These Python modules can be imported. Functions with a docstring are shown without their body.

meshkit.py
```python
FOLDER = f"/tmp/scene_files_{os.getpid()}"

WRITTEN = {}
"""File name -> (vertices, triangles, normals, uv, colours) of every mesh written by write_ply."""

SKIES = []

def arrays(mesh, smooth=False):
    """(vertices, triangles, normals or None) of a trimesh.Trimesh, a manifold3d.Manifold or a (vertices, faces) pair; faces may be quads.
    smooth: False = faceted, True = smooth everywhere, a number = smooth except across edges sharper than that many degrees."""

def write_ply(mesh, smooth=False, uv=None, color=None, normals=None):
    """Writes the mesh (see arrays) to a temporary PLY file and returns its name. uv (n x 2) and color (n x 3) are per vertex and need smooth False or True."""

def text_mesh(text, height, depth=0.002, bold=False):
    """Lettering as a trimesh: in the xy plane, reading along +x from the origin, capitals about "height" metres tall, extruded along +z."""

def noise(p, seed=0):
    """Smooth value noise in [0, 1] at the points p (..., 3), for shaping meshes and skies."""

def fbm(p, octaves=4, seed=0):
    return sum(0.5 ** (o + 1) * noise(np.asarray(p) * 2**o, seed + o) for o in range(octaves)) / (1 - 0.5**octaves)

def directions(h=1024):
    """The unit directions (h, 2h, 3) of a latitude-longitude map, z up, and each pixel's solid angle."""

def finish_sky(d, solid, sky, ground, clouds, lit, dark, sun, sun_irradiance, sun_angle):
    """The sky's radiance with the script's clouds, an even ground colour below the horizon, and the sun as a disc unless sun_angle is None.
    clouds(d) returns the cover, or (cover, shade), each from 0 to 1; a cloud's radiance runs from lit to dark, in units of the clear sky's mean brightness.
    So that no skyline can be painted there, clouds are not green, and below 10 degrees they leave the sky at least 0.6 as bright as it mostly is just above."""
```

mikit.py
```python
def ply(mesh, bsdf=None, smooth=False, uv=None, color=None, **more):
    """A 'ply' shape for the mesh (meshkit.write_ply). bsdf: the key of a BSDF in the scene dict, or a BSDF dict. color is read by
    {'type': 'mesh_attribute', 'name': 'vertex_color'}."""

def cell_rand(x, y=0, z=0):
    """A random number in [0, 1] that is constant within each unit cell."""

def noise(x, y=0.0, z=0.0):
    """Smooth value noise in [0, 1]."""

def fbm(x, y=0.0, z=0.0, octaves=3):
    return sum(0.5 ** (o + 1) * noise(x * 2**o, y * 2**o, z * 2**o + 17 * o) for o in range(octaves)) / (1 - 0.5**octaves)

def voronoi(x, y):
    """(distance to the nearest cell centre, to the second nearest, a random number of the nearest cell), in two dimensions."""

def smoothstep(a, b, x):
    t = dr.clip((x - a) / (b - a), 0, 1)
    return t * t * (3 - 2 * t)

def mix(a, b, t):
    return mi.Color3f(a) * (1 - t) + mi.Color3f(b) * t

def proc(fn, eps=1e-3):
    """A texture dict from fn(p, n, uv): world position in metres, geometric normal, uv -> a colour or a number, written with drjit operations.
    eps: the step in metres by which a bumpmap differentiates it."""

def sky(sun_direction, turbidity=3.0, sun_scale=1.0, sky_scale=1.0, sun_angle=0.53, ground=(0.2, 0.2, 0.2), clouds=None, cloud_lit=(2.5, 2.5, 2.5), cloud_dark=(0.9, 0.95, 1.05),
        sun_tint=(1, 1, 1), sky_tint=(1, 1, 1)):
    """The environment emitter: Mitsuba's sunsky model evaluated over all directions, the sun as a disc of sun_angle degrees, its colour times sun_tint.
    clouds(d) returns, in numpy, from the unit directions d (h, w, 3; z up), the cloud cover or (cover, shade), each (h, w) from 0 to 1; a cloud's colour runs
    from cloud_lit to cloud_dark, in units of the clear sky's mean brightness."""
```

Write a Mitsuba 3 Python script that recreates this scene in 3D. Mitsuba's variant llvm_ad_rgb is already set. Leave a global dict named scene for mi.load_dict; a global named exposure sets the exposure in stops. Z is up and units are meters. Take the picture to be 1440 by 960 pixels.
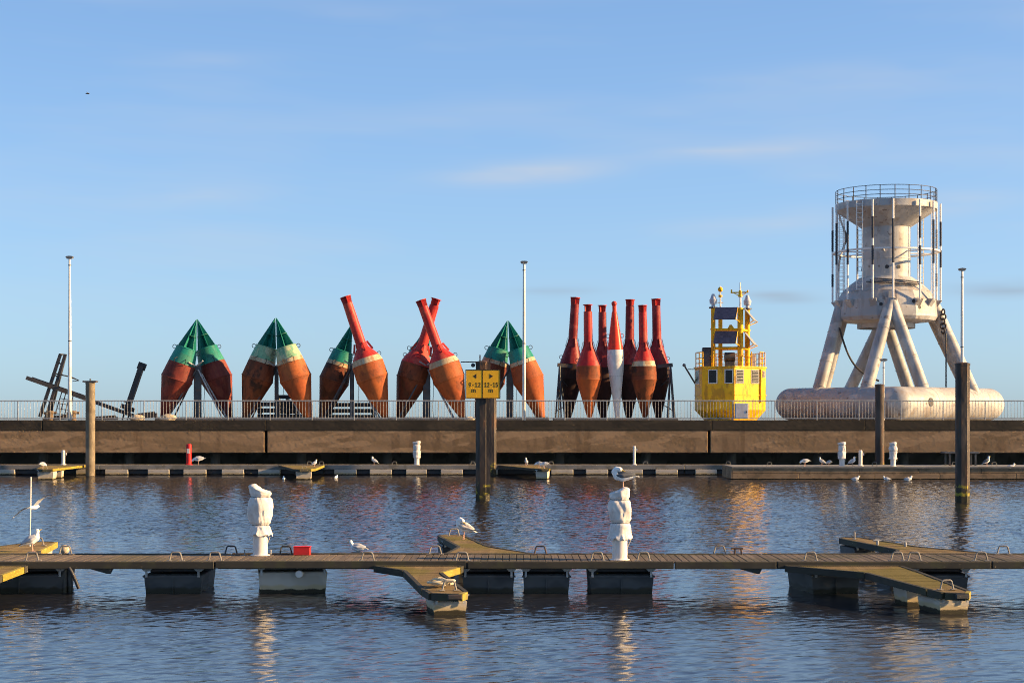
import math, random
import numpy as np, trimesh, manifold3d as m3
import drjit as dr, mitsuba as mi
import mikit, meshkit
from mikit import proc, noise, fbm, smoothstep, mix, cell_rand
from shapely.geometry import Polygon

T = mi.ScalarTransform4f
random.seed(7); RNG = np.random.default_rng(11)
scene = {'type': 'scene'}
labels = {}
EYE, F = 3.5, 2400.0                     # eye height in metres, focal length in photo pixels

# ------------------------------------------------------------------ camera, sky, exposure
scene['camera'] = {'type': 'perspective', 'fov': math.degrees(2 * math.atan(720 / F)), 'fov_axis': 'x',
    'to_world': T().look_at(origin=[0, 0, EYE], target=[0, 10, EYE], up=[0, 0, 1]),
    'principal_point_offset_y': -110 / 960, 'near_clip': 0.5, 'far_clip': 9000.0}

def sky_clouds(d):
    az, el = np.degrees(np.arctan2(d[..., 0], d[..., 1])), np.degrees(np.arcsin(d[..., 2]))
    q = np.stack([az * 0.10 + 3, (el + az * 0.03) * 0.9, az * 0 + 1.7], -1)
    wisps = np.clip((meshkit.fbm(q, 5, 3) - 0.50) * 2.6, 0, 1) * 0.30
    fine = meshkit.fbm(q * [3.0, 3.2, 1], 4, 8)
    cover = wisps * (0.35 + fine)
    cover *= np.clip((el - 2.5) / 3, 0, 1)
    shade = np.zeros_like(cover)
    def streak(a0, e0, wa, we, amount, tilt=0.0, dark=0.0):
        g = np.exp(-((az - a0) / wa) ** 2 - (((el - e0) - (az - a0) * tilt) / we) ** 2)
        g = g * np.clip(fine * 2.4 - 0.45, 0, 1.3) * amount
        return g, dark
    c = cover
    for a0, e0, wa, we, am, ti, dk in [(0.6, 8.2, 2.6, 0.34, 0.55, 0.06, 0), (8.4, 8.95, 3.4, 0.28, 0.42, 0.03, 0), (8.0, 6.4, 3.6, 0.36, 0.34, 0.05, 0),
                                       (-10.5, 7.4, 4.5, 0.5, 0.22, 0.05, 0), (11.0, 11.2, 4.0, 0.4, 0.2, 0.03, 0), (14.5, 6.9, 2.0, 0.4, 0.35, 0.03, 0),
                                       (1.2, 4.25, 1.5, 0.16, 0.42, 0.03, 1), (8.9, 4.05, 1.1, 0.16, 0.45, -0.05, 1), (16.4, 4.2, 2.0, 0.22, 0.5, 0.02, 1), (-10, 11.7, 2.2, 0.3, 0.16, 0.02, 0)]:
        g, dk = streak(a0, e0, wa, we, am, ti, dk)
        shade = np.where(g + c > 1e-6, (shade * c + dk * g) / (g + c + 1e-9), 0)
        c = np.clip(c + g, 0, 0.8)
    return c, shade

SUN_AZ, SUN_EL = math.radians(84.0), math.radians(19.0)    # azimuth measured from the direction back to the camera, towards the right
SUN = [math.sin(SUN_AZ) * math.cos(SUN_EL), -math.cos(SUN_AZ) * math.cos(SUN_EL), math.sin(SUN_EL)]
scene['sky'] = mikit.sky(SUN, turbidity=2.8, sky_tint=(0.88, 1.01, 1.29), sun_scale=1.85, clouds=sky_clouds, cloud_lit=(1.7, 1.75, 1.85), cloud_dark=(0.85, 0.9, 1.05), sun_tint=(1.0, 0.92, 0.80))
exposure = 2.4

# ------------------------------------------------------------------ helpers
def at(px, py, D):
    """The point of the world that lies D metres away where the photograph has it at (px, py)."""
    return np.array([(px - 720) / F * D, D, EYE - (py - 590) / F * D])
def X(px, D): return (px - 720) / F * D
def Z(py, D): return EYE - (py - 590) / F * D

def numbered(name):
    if name not in scene and name not in labels and name not in USED: USED.add(name); return name
    i = 1
    while f'{name}_{i:03d}' in scene or f'{name}_{i:03d}' in USED: i += 1
    USED.add(f'{name}_{i:03d}'); return f'{name}_{i:03d}'
USED = set()
def thing(name, label, cat, group=None):
    key = numbered(name); labels[key] = {'label': label, 'category': cat}
    if group: labels[key]['group'] = group
    return key
def obj(name, mesh, bsdf, parent=None, smooth=False, to_world=None, label=None, kind=None, uv=None):
    key = numbered(parent + '__' + name if parent else name)
    shape = mesh if isinstance(mesh, dict) else mikit.ply(mesh, bsdf, smooth, uv=uv)
    scene[key] = {**shape, **({'to_world': to_world} if to_world is not None else {})}
    if label: labels.setdefault(key, {})['label'] = label
    if kind: labels.setdefault(key, {})['kind'] = kind
    return key
def solo(name, mesh, bsdf, label, cat, group=None, smooth=False, kind=None, to_world=None):
    key = obj(name, mesh, bsdf, None, smooth, to_world)
    labels[key] = {'label': label, 'category': cat}
    if group: labels[key]['group'] = group
    if kind: labels[key]['kind'] = kind
    return key
def struct(name, mesh, bsdf, smooth=False):
    key = obj(name, mesh, bsdf, None, smooth); labels[key] = {'kind': 'structure'}; return key

def cat(*ms): return trimesh.util.concatenate([m for a in ms for m in (a if isinstance(a, list) else [a])])
def tri(v, f): return trimesh.Trimesh(np.asarray(v, float), np.asarray(f, int), process=False)
def box(x0, x1, y0, y1, z0, z1, c=0.0):
    if c:
        p = []
        for x, sx in ((x0, 1), (x1, -1)):
            for y, sy in ((y0, 1), (y1, -1)):
                for z, sz in ((z0, 1), (z1, -1)):
                    p += [[x, y + sy * c, z + sz * c], [x + sx * c, y, z + sz * c], [x + sx * c, y + sy * c, z]]
        return trimesh.convex.convex_hull(np.array(p))
    return trimesh.creation.box(bounds=[[x0, y0, z0], [x1, y1, z1]])
def frame_of(d):
    d = d / np.linalg.norm(d)
    a = np.cross(d, [0, 0, 1.0]) if abs(d[2]) < 0.95 else np.cross(d, [0, 1.0, 0])
    a /= np.linalg.norm(a); return d, a, np.cross(a, d)
def bar(a, b, w, h=None):
    a, b = np.asarray(a, float), np.asarray(b, float); h = h or w
    d, s, u = frame_of(b - a)
    v = [p + s * i * w / 2 + u * j * h / 2 for p in (a, b) for i, j in ((-1, -1), (1, -1), (1, 1), (-1, 1))]
    m = tri(v, [[0, 1, 2], [0, 2, 3], [4, 6, 5], [4, 7, 6], [0, 5, 1], [0, 4, 5], [1, 6, 2], [1, 5, 6], [2, 7, 3], [2, 6, 7], [3, 4, 0], [3, 7, 4]])
    m.fix_normals(); return m
def tube(a, b, r0, r1=None, n=12):
    n = n if n < 7 else int(n * 1.7)
    a, b = np.asarray(a, float), np.asarray(b, float); r1 = r0 if r1 is None else r1
    d, s, u = frame_of(b - a); t = np.arange(n) * 2 * np.pi / n
    ring = np.cos(t)[:, None] * s + np.sin(t)[:, None] * u
    v = np.vstack([a + ring * r0, b + ring * r1, [a], [b]])
    f = []
    for i in range(n):
        j = (i + 1) % n
        f += [[i, j, n + j], [i, n + j, n + i], [2 * n, j, i], [2 * n + 1, n + i, n + j]]
    m = tri(v, f); m.fix_normals(); return m
def path_tube(pts, r, n=8, closed=False):
    pts = [np.asarray(p, float) for p in pts]; N = len(pts); v, f = [], []; prev = None
    for i, p in enumerate(pts):
        if closed: d = pts[(i + 1) % N] - pts[i - 1]
        else: d = pts[min(i + 1, N - 1)] - pts[max(i - 1, 0)]
        d = d / np.linalg.norm(d)
        if prev is None: _, s, _ = frame_of(d)
        else: s = prev - d * (prev @ d); s /= np.linalg.norm(s)
        prev = s; u = np.cross(s, d); t = np.arange(n) * 2 * np.pi / n
        v += list(p + r * (np.cos(t)[:, None] * s + np.sin(t)[:, None] * u))
    for i in range(N if closed else N - 1):
        a, b = i * n, ((i + 1) % N) * n
        for k in range(n):
            l = (k + 1) % n; f += [[a + k, a + l, b + l], [a + k, b + l, b + k]]
    if not closed:
        for e in (0, N - 1): f += [[e * n, e * n + k, e * n + k + 1] for k in range(1, n - 1)]
    m = tri(v, f); m.fix_normals(); return m
def lathe(profile, n=40, sharp=False, seed=None):
    """(mesh, uv) turned about z; the seam looks away from the camera; each profile corner is a crease; uv in metres. seed shifts the pattern."""
    off = 0 if seed is None else seed * 37.0
    t = np.linspace(0, 2 * np.pi, n + 1) + np.pi / 2
    v, f, uv = [], [], []; s = 0.0; rm = max(r for r, _ in profile)
    for (r0, z0), (r1, z1) in zip(profile[:-1], profile[1:]):
        k = max(1, int(math.hypot(r1 - r0, z1 - z0) / 0.35)); b = len(v)
        for q in range(k + 1):
            w = q / k; r, z = r0 + (r1 - r0) * w, z0 + (z1 - z0) * w
            v += [[r * math.cos(a), r * math.sin(a), z] for a in t]; uv += [[(a - np.pi / 2) * rm + off, z] for a in t]
        for q in range(k):
            for i in range(n):
                a0 = b + q * (n + 1) + i; f += [[a0, a0 + 1, a0 + n + 2], [a0, a0 + n + 2, a0 + n + 1]]
    return tri(v, f), np.array(uv)
def turned(name, profile, bsdf, parent=None, to_world=None, n=40, seed=None, smooth=True, label=None):
    m, uv = lathe(profile, n, seed=seed)
    return obj(name, m, bsdf, parent, smooth, to_world, label, uv=uv)
def prism(poly, z0, z1):
    m = trimesh.creation.extrude_polygon(Polygon(poly), z1 - z0, engine='earcut'); m.apply_translation([0, 0, z0]); return m
def ring_path(c, r, n=32, axis=(0, 0, 1)):
    d, s, u = frame_of(np.asarray(axis, float)); return [np.asarray(c) + r * (math.cos(a) * s + math.sin(a) * u) for a in np.arange(n) * 2 * np.pi / n]
def ball(c, r, k=2):
    m = trimesh.creation.icosphere(subdivisions=k, radius=r); m.apply_translation(c); return m
def blob(chains, edge=0.02, rounds=8):
    """One continuous body: hulls of spheres along chains of (point, radius), merged, refined and smoothed."""
    parts = []
    for ch in chains:
        sp = [m3.Manifold.sphere(r, 14).translate(list(map(float, p))) for p, r in ch]
        parts += [m3.Manifold.batch_hull([a, b]) for a, b in zip(sp[:-1], sp[1:])]
    m = m3.Manifold.batch_boolean(parts, m3.OpType.Add).refine_to_length(edge).to_mesh()
    t = trimesh.Trimesh(m.vert_properties[:, :3], m.tri_verts, process=True)
    trimesh.smoothing.filter_taubin(t, iterations=rounds); return t
def moved(m, M):
    m = m.copy(); m.apply_transform(M); return m
def place(x, y, z, rz=0.0, s=1.0):
    return T().translate([float(x), float(y), float(z)]).rotate([0, 0, 1], rz).scale(s)

# ------------------------------------------------------------------ materials
def mat(key, tex, rough=0.6, metallic=0.0, spec=0.4, bump=None, bscale=0.004, **more):
    base = {'type': 'principled', 'base_color': tex if isinstance(tex, dict) else {'type': 'rgb', 'value': list(tex)}, 'roughness': rough, 'metallic': metallic, 'specular': spec, **more}
    if bump is not None: base = {'type': 'bumpmap', 'arbitrary': proc(bump, eps=0.01), 'scale': bscale, 'bsdf': base}
    scene[key] = {'type': 'twosided', 'bsdf': base}
def worn(a, b, c, s=1.0, streak=0.0, amount=0.5):
    """Two close tones in clouds, and a third in patches of wear and in drips down the surface."""
    def fn(p, n, uv):
        q = fbm(p.x * s, p.y * s, p.z * s, 4)
        w = smoothstep(0.52, 0.68, fbm(p.x * s * 2.3 + 9, p.y * s * 2.3, p.z * s * (2.3 - 1.9 * streak) + 4, 4))
        return mix(mix(a, b, smoothstep(0.35, 0.65, q)), c, w * amount)
    return proc(fn)
def hull_paint(a, b, rust, dark, s=1.0, rusty=0.5, darkness=0.5):
    """Old antifouling: uv.x runs round the hull and uv.y along its axis, in metres."""
    def fn(p, n, uv):
        u, v = uv.x, uv.y
        tone = mix(a, b, smoothstep(0.35, 0.65, fbm(u * 0.9 * s, v * 0.6 * s, 1.3, 4)))
        drip = smoothstep(0.5, 0.7, fbm(u * 5.0 * s, v * 0.55 * s, 7.7, 4)) * 0.6
        patch = smoothstep(0.55, 0.62, fbm(u * 1.7 * s + 4, v * 1.5 * s, 3.1, 5))
        c = mix(tone, rust, dr.maximum(drip, patch) * rusty)
        sc = smoothstep(0.56, 0.66, fbm(u * 1.3 * s, v * 1.1 * s + 8, 5.5, 5))
        grime = smoothstep(0.45, 0.75, fbm(u * 7.0, v * 7.0, 2.0, 3)) * 0.22
        weld = 1.0 - 0.35 * dr.exp(-dr.square((v - 2.9) / 0.02))
        return mix(c, dark, dr.minimum(sc * darkness + grime, 1)) * weld
    return proc(fn)
dents = lambda p, n, uv: fbm(p.x * 1.6, p.y * 1.6, p.z * 1.6, 3)
mat('hull_red', hull_paint((0.130, 0.021, 0.015), (0.185, 0.035, 0.024), (0.24, 0.066, 0.036), (0.045, 0.015, 0.013)), 0.62, spec=0.2, bump=dents, bscale=0.02)
mat('hull_orange', hull_paint((0.3052, 0.0673, 0.0198), (0.3770, 0.1033, 0.0287), (0.2513, 0.0584, 0.0180), (0.0898, 0.0341, 0.0180), 0.8, 0.7, 0.5), 0.62, spec=0.2, bump=dents, bscale=0.02)
mat('hull_brown', hull_paint((0.1360, 0.0306, 0.0136), (0.2176, 0.0578, 0.0204), (0.1020, 0.0340, 0.0136), (0.0340, 0.0163, 0.0109), 1.1, 0.8, 0.8), 0.62, spec=0.2, bump=dents, bscale=0.02)
mat('hull_dark', hull_paint((0.028, 0.014, 0.012), (0.045, 0.017, 0.015), (0.075, 0.025, 0.018), (0.015, 0.011, 0.010), 1.0, 0.5, 0.6), 0.6, spec=0.2)
mat('paint_green', hull_paint((0.008, 0.17, 0.13), (0.014, 0.22, 0.165), (0.08, 0.19, 0.11), (0.012, 0.08, 0.065), 0.9, 0.35, 0.3), 0.5, spec=0.25)
mat('paint_green_faded', hull_paint((0.06, 0.27, 0.16), (0.20, 0.36, 0.20), (0.45, 0.42, 0.25), (0.05, 0.14, 0.09), 1.2, 0.75, 0.35), 0.5)
mat('paint_pale', hull_paint((0.48, 0.40, 0.27), (0.40, 0.30, 0.18), (0.36, 0.16, 0.06), (0.22, 0.13, 0.07), 1.4, 0.7, 0.4), 0.55, spec=0.2)
mat('paint_red', hull_paint((0.40, 0.022, 0.020), (0.46, 0.038, 0.032), (0.44, 0.10, 0.06), (0.18, 0.014, 0.016), 1.2, 0.5, 0.35), 0.45, spec=0.2)
mat('paint_red_deep', hull_paint((0.1700, 0.0110, 0.0136), (0.2210, 0.0170, 0.0187), (0.3400, 0.0680, 0.0595), (0.0850, 0.0085, 0.0102), 1.2, 0.45, 0.4), 0.45, spec=0.2)
mat('paint_red_bright', hull_paint((0.66, 0.03, 0.015), (0.70, 0.05, 0.02), (0.45, 0.04, 0.02), (0.40, 0.02, 0.02), 1.0, 0.4, 0.2), 0.35, spec=0.2)
mat('paint_white_hull', hull_paint((0.56, 0.54, 0.53), (0.62, 0.60, 0.59), (0.44, 0.40, 0.36), (0.38, 0.34, 0.31), 1.0, 0.4, 0.2), 0.4)
mat('paint_yellow', worn((0.78, 0.41, 0.006), (0.84, 0.465, 0.010), (0.36, 0.15, 0.02), 1.9, 0.9, 0.6), 0.42, spec=0.25)
mat('steel_dark', worn((0.045, 0.05, 0.055), (0.075, 0.08, 0.085), (0.12, 0.06, 0.035), 2.0, 0.5, 0.6), 0.5, 0.2)
mat('steel_black', worn((0.018, 0.019, 0.022), (0.03, 0.03, 0.034), (0.07, 0.04, 0.028), 2.0, 0.3, 0.4), 0.55)
mat('steel_galvanised', worn((0.30, 0.30, 0.30), (0.37, 0.365, 0.36), (0.22, 0.20, 0.17), 3.0, 0.3, 0.5), 0.5, 0.15)
mat('steel_hoop', worn((0.19, 0.17, 0.15), (0.25, 0.23, 0.20), (0.12, 0.09, 0.06), 9.0, 0.3, 0.5), 0.5)
mat('mast_white', worn((0.62, 0.60, 0.55), (0.68, 0.66, 0.61), (0.45, 0.40, 0.33), 1.5, 0.9, 0.4), 0.4)
mat('lamp_grey', (0.12, 0.125, 0.13), 0.4)
def pile_tex(p, n, uv):
    q = fbm(p.x * 3, p.y * 3, p.z * 0.6, 4)
    c = mix((0.045, 0.036, 0.032), (0.095, 0.075, 0.063), smoothstep(0.35, 0.65, q))
    c = mix(c, (0.13, 0.065, 0.035), smoothstep(0.55, 0.68, fbm(p.x * 5 + 3, p.y * 5, p.z * 0.9, 4)) * 0.7)
    weed = smoothstep(0.95, 0.45, p.z + 0.35 * noise(p.x * 9, p.y * 9, p.z * 4))
    moss = smoothstep(0.52, 0.6, fbm(p.x * 6, p.y * 6, p.z * 6, 3)) * smoothstep(0.9, 0.6, p.z) * smoothstep(0.05, 0.3, p.z)
    return mix(mix(c, (0.03, 0.028, 0.015), weed * 0.85), (0.30, 0.24, 0.03), moss * 0.8)
mat('pile_steel', proc(pile_tex), 0.6, 0.0, 0.15, bump=lambda p, n, uv: fbm(p.x * 8, p.y * 8, p.z * 3, 3), bscale=0.012)
mat('pile_tan', worn((0.16, 0.125, 0.085), (0.22, 0.175, 0.12), (0.11, 0.075, 0.045), 2.0, 0.9, 0.6), 0.65, spec=0.2)
def tower_tex(p, n, uv):
    q = fbm(p.x * 0.5, p.y * 0.5, p.z * 0.5, 4)
    c = mix((0.285, 0.276, 0.275), (0.365, 0.356, 0.353), smoothstep(0.35, 0.65, q))
    c = mix(c, (0.24, 0.18, 0.14), smoothstep(0.53, 0.68, fbm(p.x * 2.6, p.y * 2.6, p.z * 0.3, 4)) * 0.5)
    c = mix(c, (0.47, 0.445, 0.42), smoothstep(0.56, 0.62, fbm(p.x * 1.1 + 7, p.y * 1.1, p.z * 1.1, 5)) * 0.55)
    return mix(c, (0.16, 0.12, 0.10), smoothstep(0.71, 0.77, fbm(p.x * 2.6 + 3, p.y * 2.6, p.z * 2.6 + 1, 4)) * 0.8)
mat('tower_paint', proc(tower_tex), 0.5, bump=dents, bscale=0.01)
mat('pole_white', (0.66, 0.64, 0.62), 0.45)
mat('pole_black', (0.018, 0.018, 0.03), 0.4)
def concrete(a, b, stain, s, low=None):
    def fn(p, n, uv):
        q = fbm(p.x * 0.35 * s + p.z * 0.8, p.y * 0.5, p.z * 1.3 * s, 5)
        c = mix(a, b, smoothstep(0.32, 0.68, q))
        c = mix(c, stain, smoothstep(0.50, 0.66, fbm(p.x * 1.6 * s, p.y * 1.6, p.z * 0.22, 4)) * 0.6)
        c = mix(c, mi.Color3f(a) * 1.35, smoothstep(0.55, 0.63, fbm(p.x * 0.5 - p.z * 0.9, 2.0, p.z * 1.6 + 5, 4)) * 0.6)
        return c * (0.86 + 0.28 * fbm(p.x * 9, p.y * 9, p.z * 9, 3))
    return proc(fn)
rough_c = lambda p, n, uv: fbm(p.x * 5, p.y * 5, p.z * 5, 4)
mat('concrete_fascia', concrete((0.2550, 0.1658, 0.0978), (0.1955, 0.1275, 0.0723), (0.1275, 0.0799, 0.0467), 1.0), 0.85, spec=0.15, bump=rough_c, bscale=0.02)
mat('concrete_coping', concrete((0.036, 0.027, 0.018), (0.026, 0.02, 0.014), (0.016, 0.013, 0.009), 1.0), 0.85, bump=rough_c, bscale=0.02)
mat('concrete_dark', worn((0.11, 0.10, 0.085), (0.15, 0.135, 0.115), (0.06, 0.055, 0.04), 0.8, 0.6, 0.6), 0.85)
mat('concrete_float', proc(lambda p, n, uv: mix(mix(mix((0.42, 0.37, 0.31), (0.36, 0.315, 0.26), smoothstep(0.4, 0.6, fbm(p.x * 2, p.y * 2, p.z * 2, 4))), (0.36, 0.26, 0.10), smoothstep(0.22, 0.15, p.z + 0.05 * noise(p.x * 6, p.y * 6, 0)) * 0.6),
    (0.022, 0.018, 0.008), smoothstep(0.115, 0.085, p.z + 0.04 * noise(p.x * 9, p.y * 9, 0)))), 0.75)
mat('float_black', proc(lambda p, n, uv: mix(mix((0.035, 0.037, 0.04), (0.06, 0.062, 0.064), smoothstep(0.4, 0.62, fbm(p.x * 2.2, p.y * 2, p.z * 3, 4))), (0.02, 0.017, 0.008), smoothstep(0.17, 0.10, p.z + 0.05 * noise(p.x * 8, p.y * 8, 0)))), 0.55)
def wood(a, b, moss, mossy, s=1.0):
    def fn(p, n, uv):
        board = cell_rand(dr.floor((p.x + 100) / 0.1455), 3, 1)
        g = fbm(p.x * 26 * s, p.y * 2.2 * s, p.z * 26 * s, 4)
        c = mix(a, b, dr.clip(0.85 * board + 0.7 * (g - 0.3), 0, 1))
        c = mix(c, moss, smoothstep(0.56 - 0.14 * mossy, 0.68 - 0.10 * mossy, fbm(p.x * 0.9, p.y * 0.9, 4.0, 4)) * mossy)
        return c
    return proc(fn)
mat('deck_wood', wood((0.0682, 0.0527, 0.0384), (0.1240, 0.0961, 0.0694), (0.0496, 0.0465, 0.0198), 0.5), 0.8, bump=lambda p, n, uv: fbm(p.x * 30, p.y * 3, 1.0, 3), bscale=0.004)
mat('finger_wood', wood((0.125, 0.088, 0.044), (0.185, 0.132, 0.066), (0.115, 0.098, 0.026), 0.72, 1.0), 0.85, spec=0.15)
mat('edge_beam', worn((0.0300, 0.0275, 0.0210), (0.0425, 0.0375, 0.0275), (0.0500, 0.0500, 0.0225), 1.8, 0.3, 0.6), 0.75)
mat('edge_yellow', worn((0.2363, 0.1744, 0.0197), (0.2812, 0.2137, 0.0338), (0.1125, 0.0900, 0.0338), 3.0, 0.2, 0.5), 0.6)
mat('timber_brown', worn((0.16, 0.105, 0.06), (0.22, 0.145, 0.085), (0.09, 0.065, 0.04), 1.4, 0.2, 0.6), 0.8)
mat('pontoon_grey', worn((0.1488, 0.1426, 0.1333), (0.1860, 0.1767, 0.1643), (0.0992, 0.0868, 0.0620), 1.0, 0.3, 0.6), 0.75)
mat('cover_cloth', worn((0.5400, 0.5085, 0.4860), (0.6030, 0.5715, 0.5490), (0.4230, 0.3780, 0.3420), 6.0, 0.4, 0.35), 0.85)
mat('pedestal_white', (0.62, 0.585, 0.55), 0.45)
mat('cord', (0.10, 0.09, 0.09), 0.8)
mat('rope', (0.52, 0.45, 0.32), 0.9)
mat('box_red', worn((0.50, 0.012, 0.012), (0.55, 0.02, 0.018), (0.36, 0.02, 0.02), 3.0, 0.2, 0.4), 0.4)
mat('sign_yellow', worn((0.84, 0.40, 0.004), (0.86, 0.42, 0.006), (0.72, 0.36, 0.01), 1.5, 0.8, 0.4), 0.4)
mat('sign_black', (0.03, 0.018, 0.012), 0.5)
mat('solar_blue', proc(lambda p, n, uv: mix((0.022, 0.026, 0.055), (0.035, 0.04, 0.08), cell_rand(dr.floor(p.x * 5), dr.floor(p.y * 5), dr.floor(p.z * 6)))), 0.2, spec=0.6)
mat('window_dark', (0.012, 0.013, 0.015), 0.25, spec=0.25)
mat('louver_grey', (0.24, 0.22, 0.20), 0.5)
mat('lantern_grey', (0.42, 0.42, 0.46), 0.35)
mat('cabinet_lilac', worn((0.44, 0.42, 0.45), (0.50, 0.48, 0.50), (0.36, 0.33, 0.33), 2.0, 0.7, 0.5), 0.45)
mat('gull_white', (0.78, 0.76, 0.73), 0.8)
mat('gull_brown', worn((0.50, 0.44, 0.38), (0.62, 0.57, 0.52), (0.28, 0.23, 0.19), 22.0, 0, 0.8), 0.85)
mat('gull_grey', (0.36, 0.37, 0.40), 0.8)
mat('gull_slate', (0.085, 0.09, 0.10), 0.8)
mat('gull_black', (0.02, 0.02, 0.02), 0.7)
mat('gull_bill', (0.60, 0.38, 0.05), 0.5)
mat('gull_leg', (0.55, 0.30, 0.22), 0.6)
mat('stone_pale', worn((0.40, 0.33, 0.24), (0.48, 0.40, 0.29), (0.28, 0.22, 0.15), 5.0, 0, 0.6), 0.9)
mat('yard_concrete', concrete((0.30, 0.28, 0.25), (0.24, 0.225, 0.20), (0.17, 0.155, 0.13), 0.5), 0.9)
mat('bed_mud', (0.06, 0.05, 0.035), 0.9)
scene['water_look'] = {'type': 'twosided', 'bsdf': {'type': 'roughplastic', 'distribution': 'ggx', 'alpha': 0.014, 'int_ior': 1.44, 'nonlinear': True, 'diffuse_reflectance': {'type': 'rgb', 'value': [0.040, 0.042, 0.054]}}}

# ------------------------------------------------------------------ the setting: water, sea bed, yard
WAVES = []
wind = math.radians(-65)
for k in range(110):
    lam = 0.105 * (1.1 / 0.105) ** (RNG.random() ** 1.6)
    th = wind + RNG.normal(0, 0.62)
    slope = 0.0112 * (1.0 if lam < 0.35 else (0.35 / lam) ** 0.9)
    WAVES.append((2 * np.pi / lam * math.cos(th), 2 * np.pi / lam * math.sin(th), slope * lam / (2 * np.pi), RNG.random() * 2 * np.pi))
def wave_height(x, y):
    h = np.zeros_like(x)
    for i, (kx, ky, a, ph) in enumerate(WAVES): h += a * np.cos(kx * x + ky * y + ph)
    p = np.stack([x * 0.11, y * 0.07, x * 0], -1)
    gust = 0.72 + 0.55 * np.clip((meshkit.fbm(p, 3, 5) - 0.3) * 2.2, 0, 1)
    return h * gust * (1 + 0.8 * np.clip((y - 38) / 16, 0, 1))      # the pontoon shelters the water before it
def water_patch(x0, x1, y0, y1, c):
    xs, ys = np.linspace(x0, x1, int((x1 - x0) / c) + 1), np.linspace(y0, y1, int((y1 - y0) / c) + 1)
    gx, gy = np.meshgrid(xs, ys)
    z = wave_height(gx, gy)
    z *= np.clip((42 - np.abs(gx)) / 3, 0, 1) * np.clip((gy - 15) / 3, 0, 1)
    v = np.stack([gx, gy, z], -1).reshape(-1, 3); w = len(xs)
    i = (np.arange(len(ys) - 1)[:, None] * w + np.arange(w - 1)).ravel()
    return tri(v, np.vstack([np.stack([i, i + 1, i + w + 1], 1), np.stack([i, i + w + 1, i + w], 1)]))
def sheet(x0, x1, y0, y1, z): return tri([[x0, y0, z], [x1, y0, z], [x1, y1, z], [x0, y1, z]], [[0, 1, 2], [0, 2, 3]])
near, far = water_patch(-14, 14, 15, 46, 0.05), [water_patch(-23, 23, 46, 75, 0.07), water_patch(-42, 42, 75, 112, 0.095)]
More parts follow.
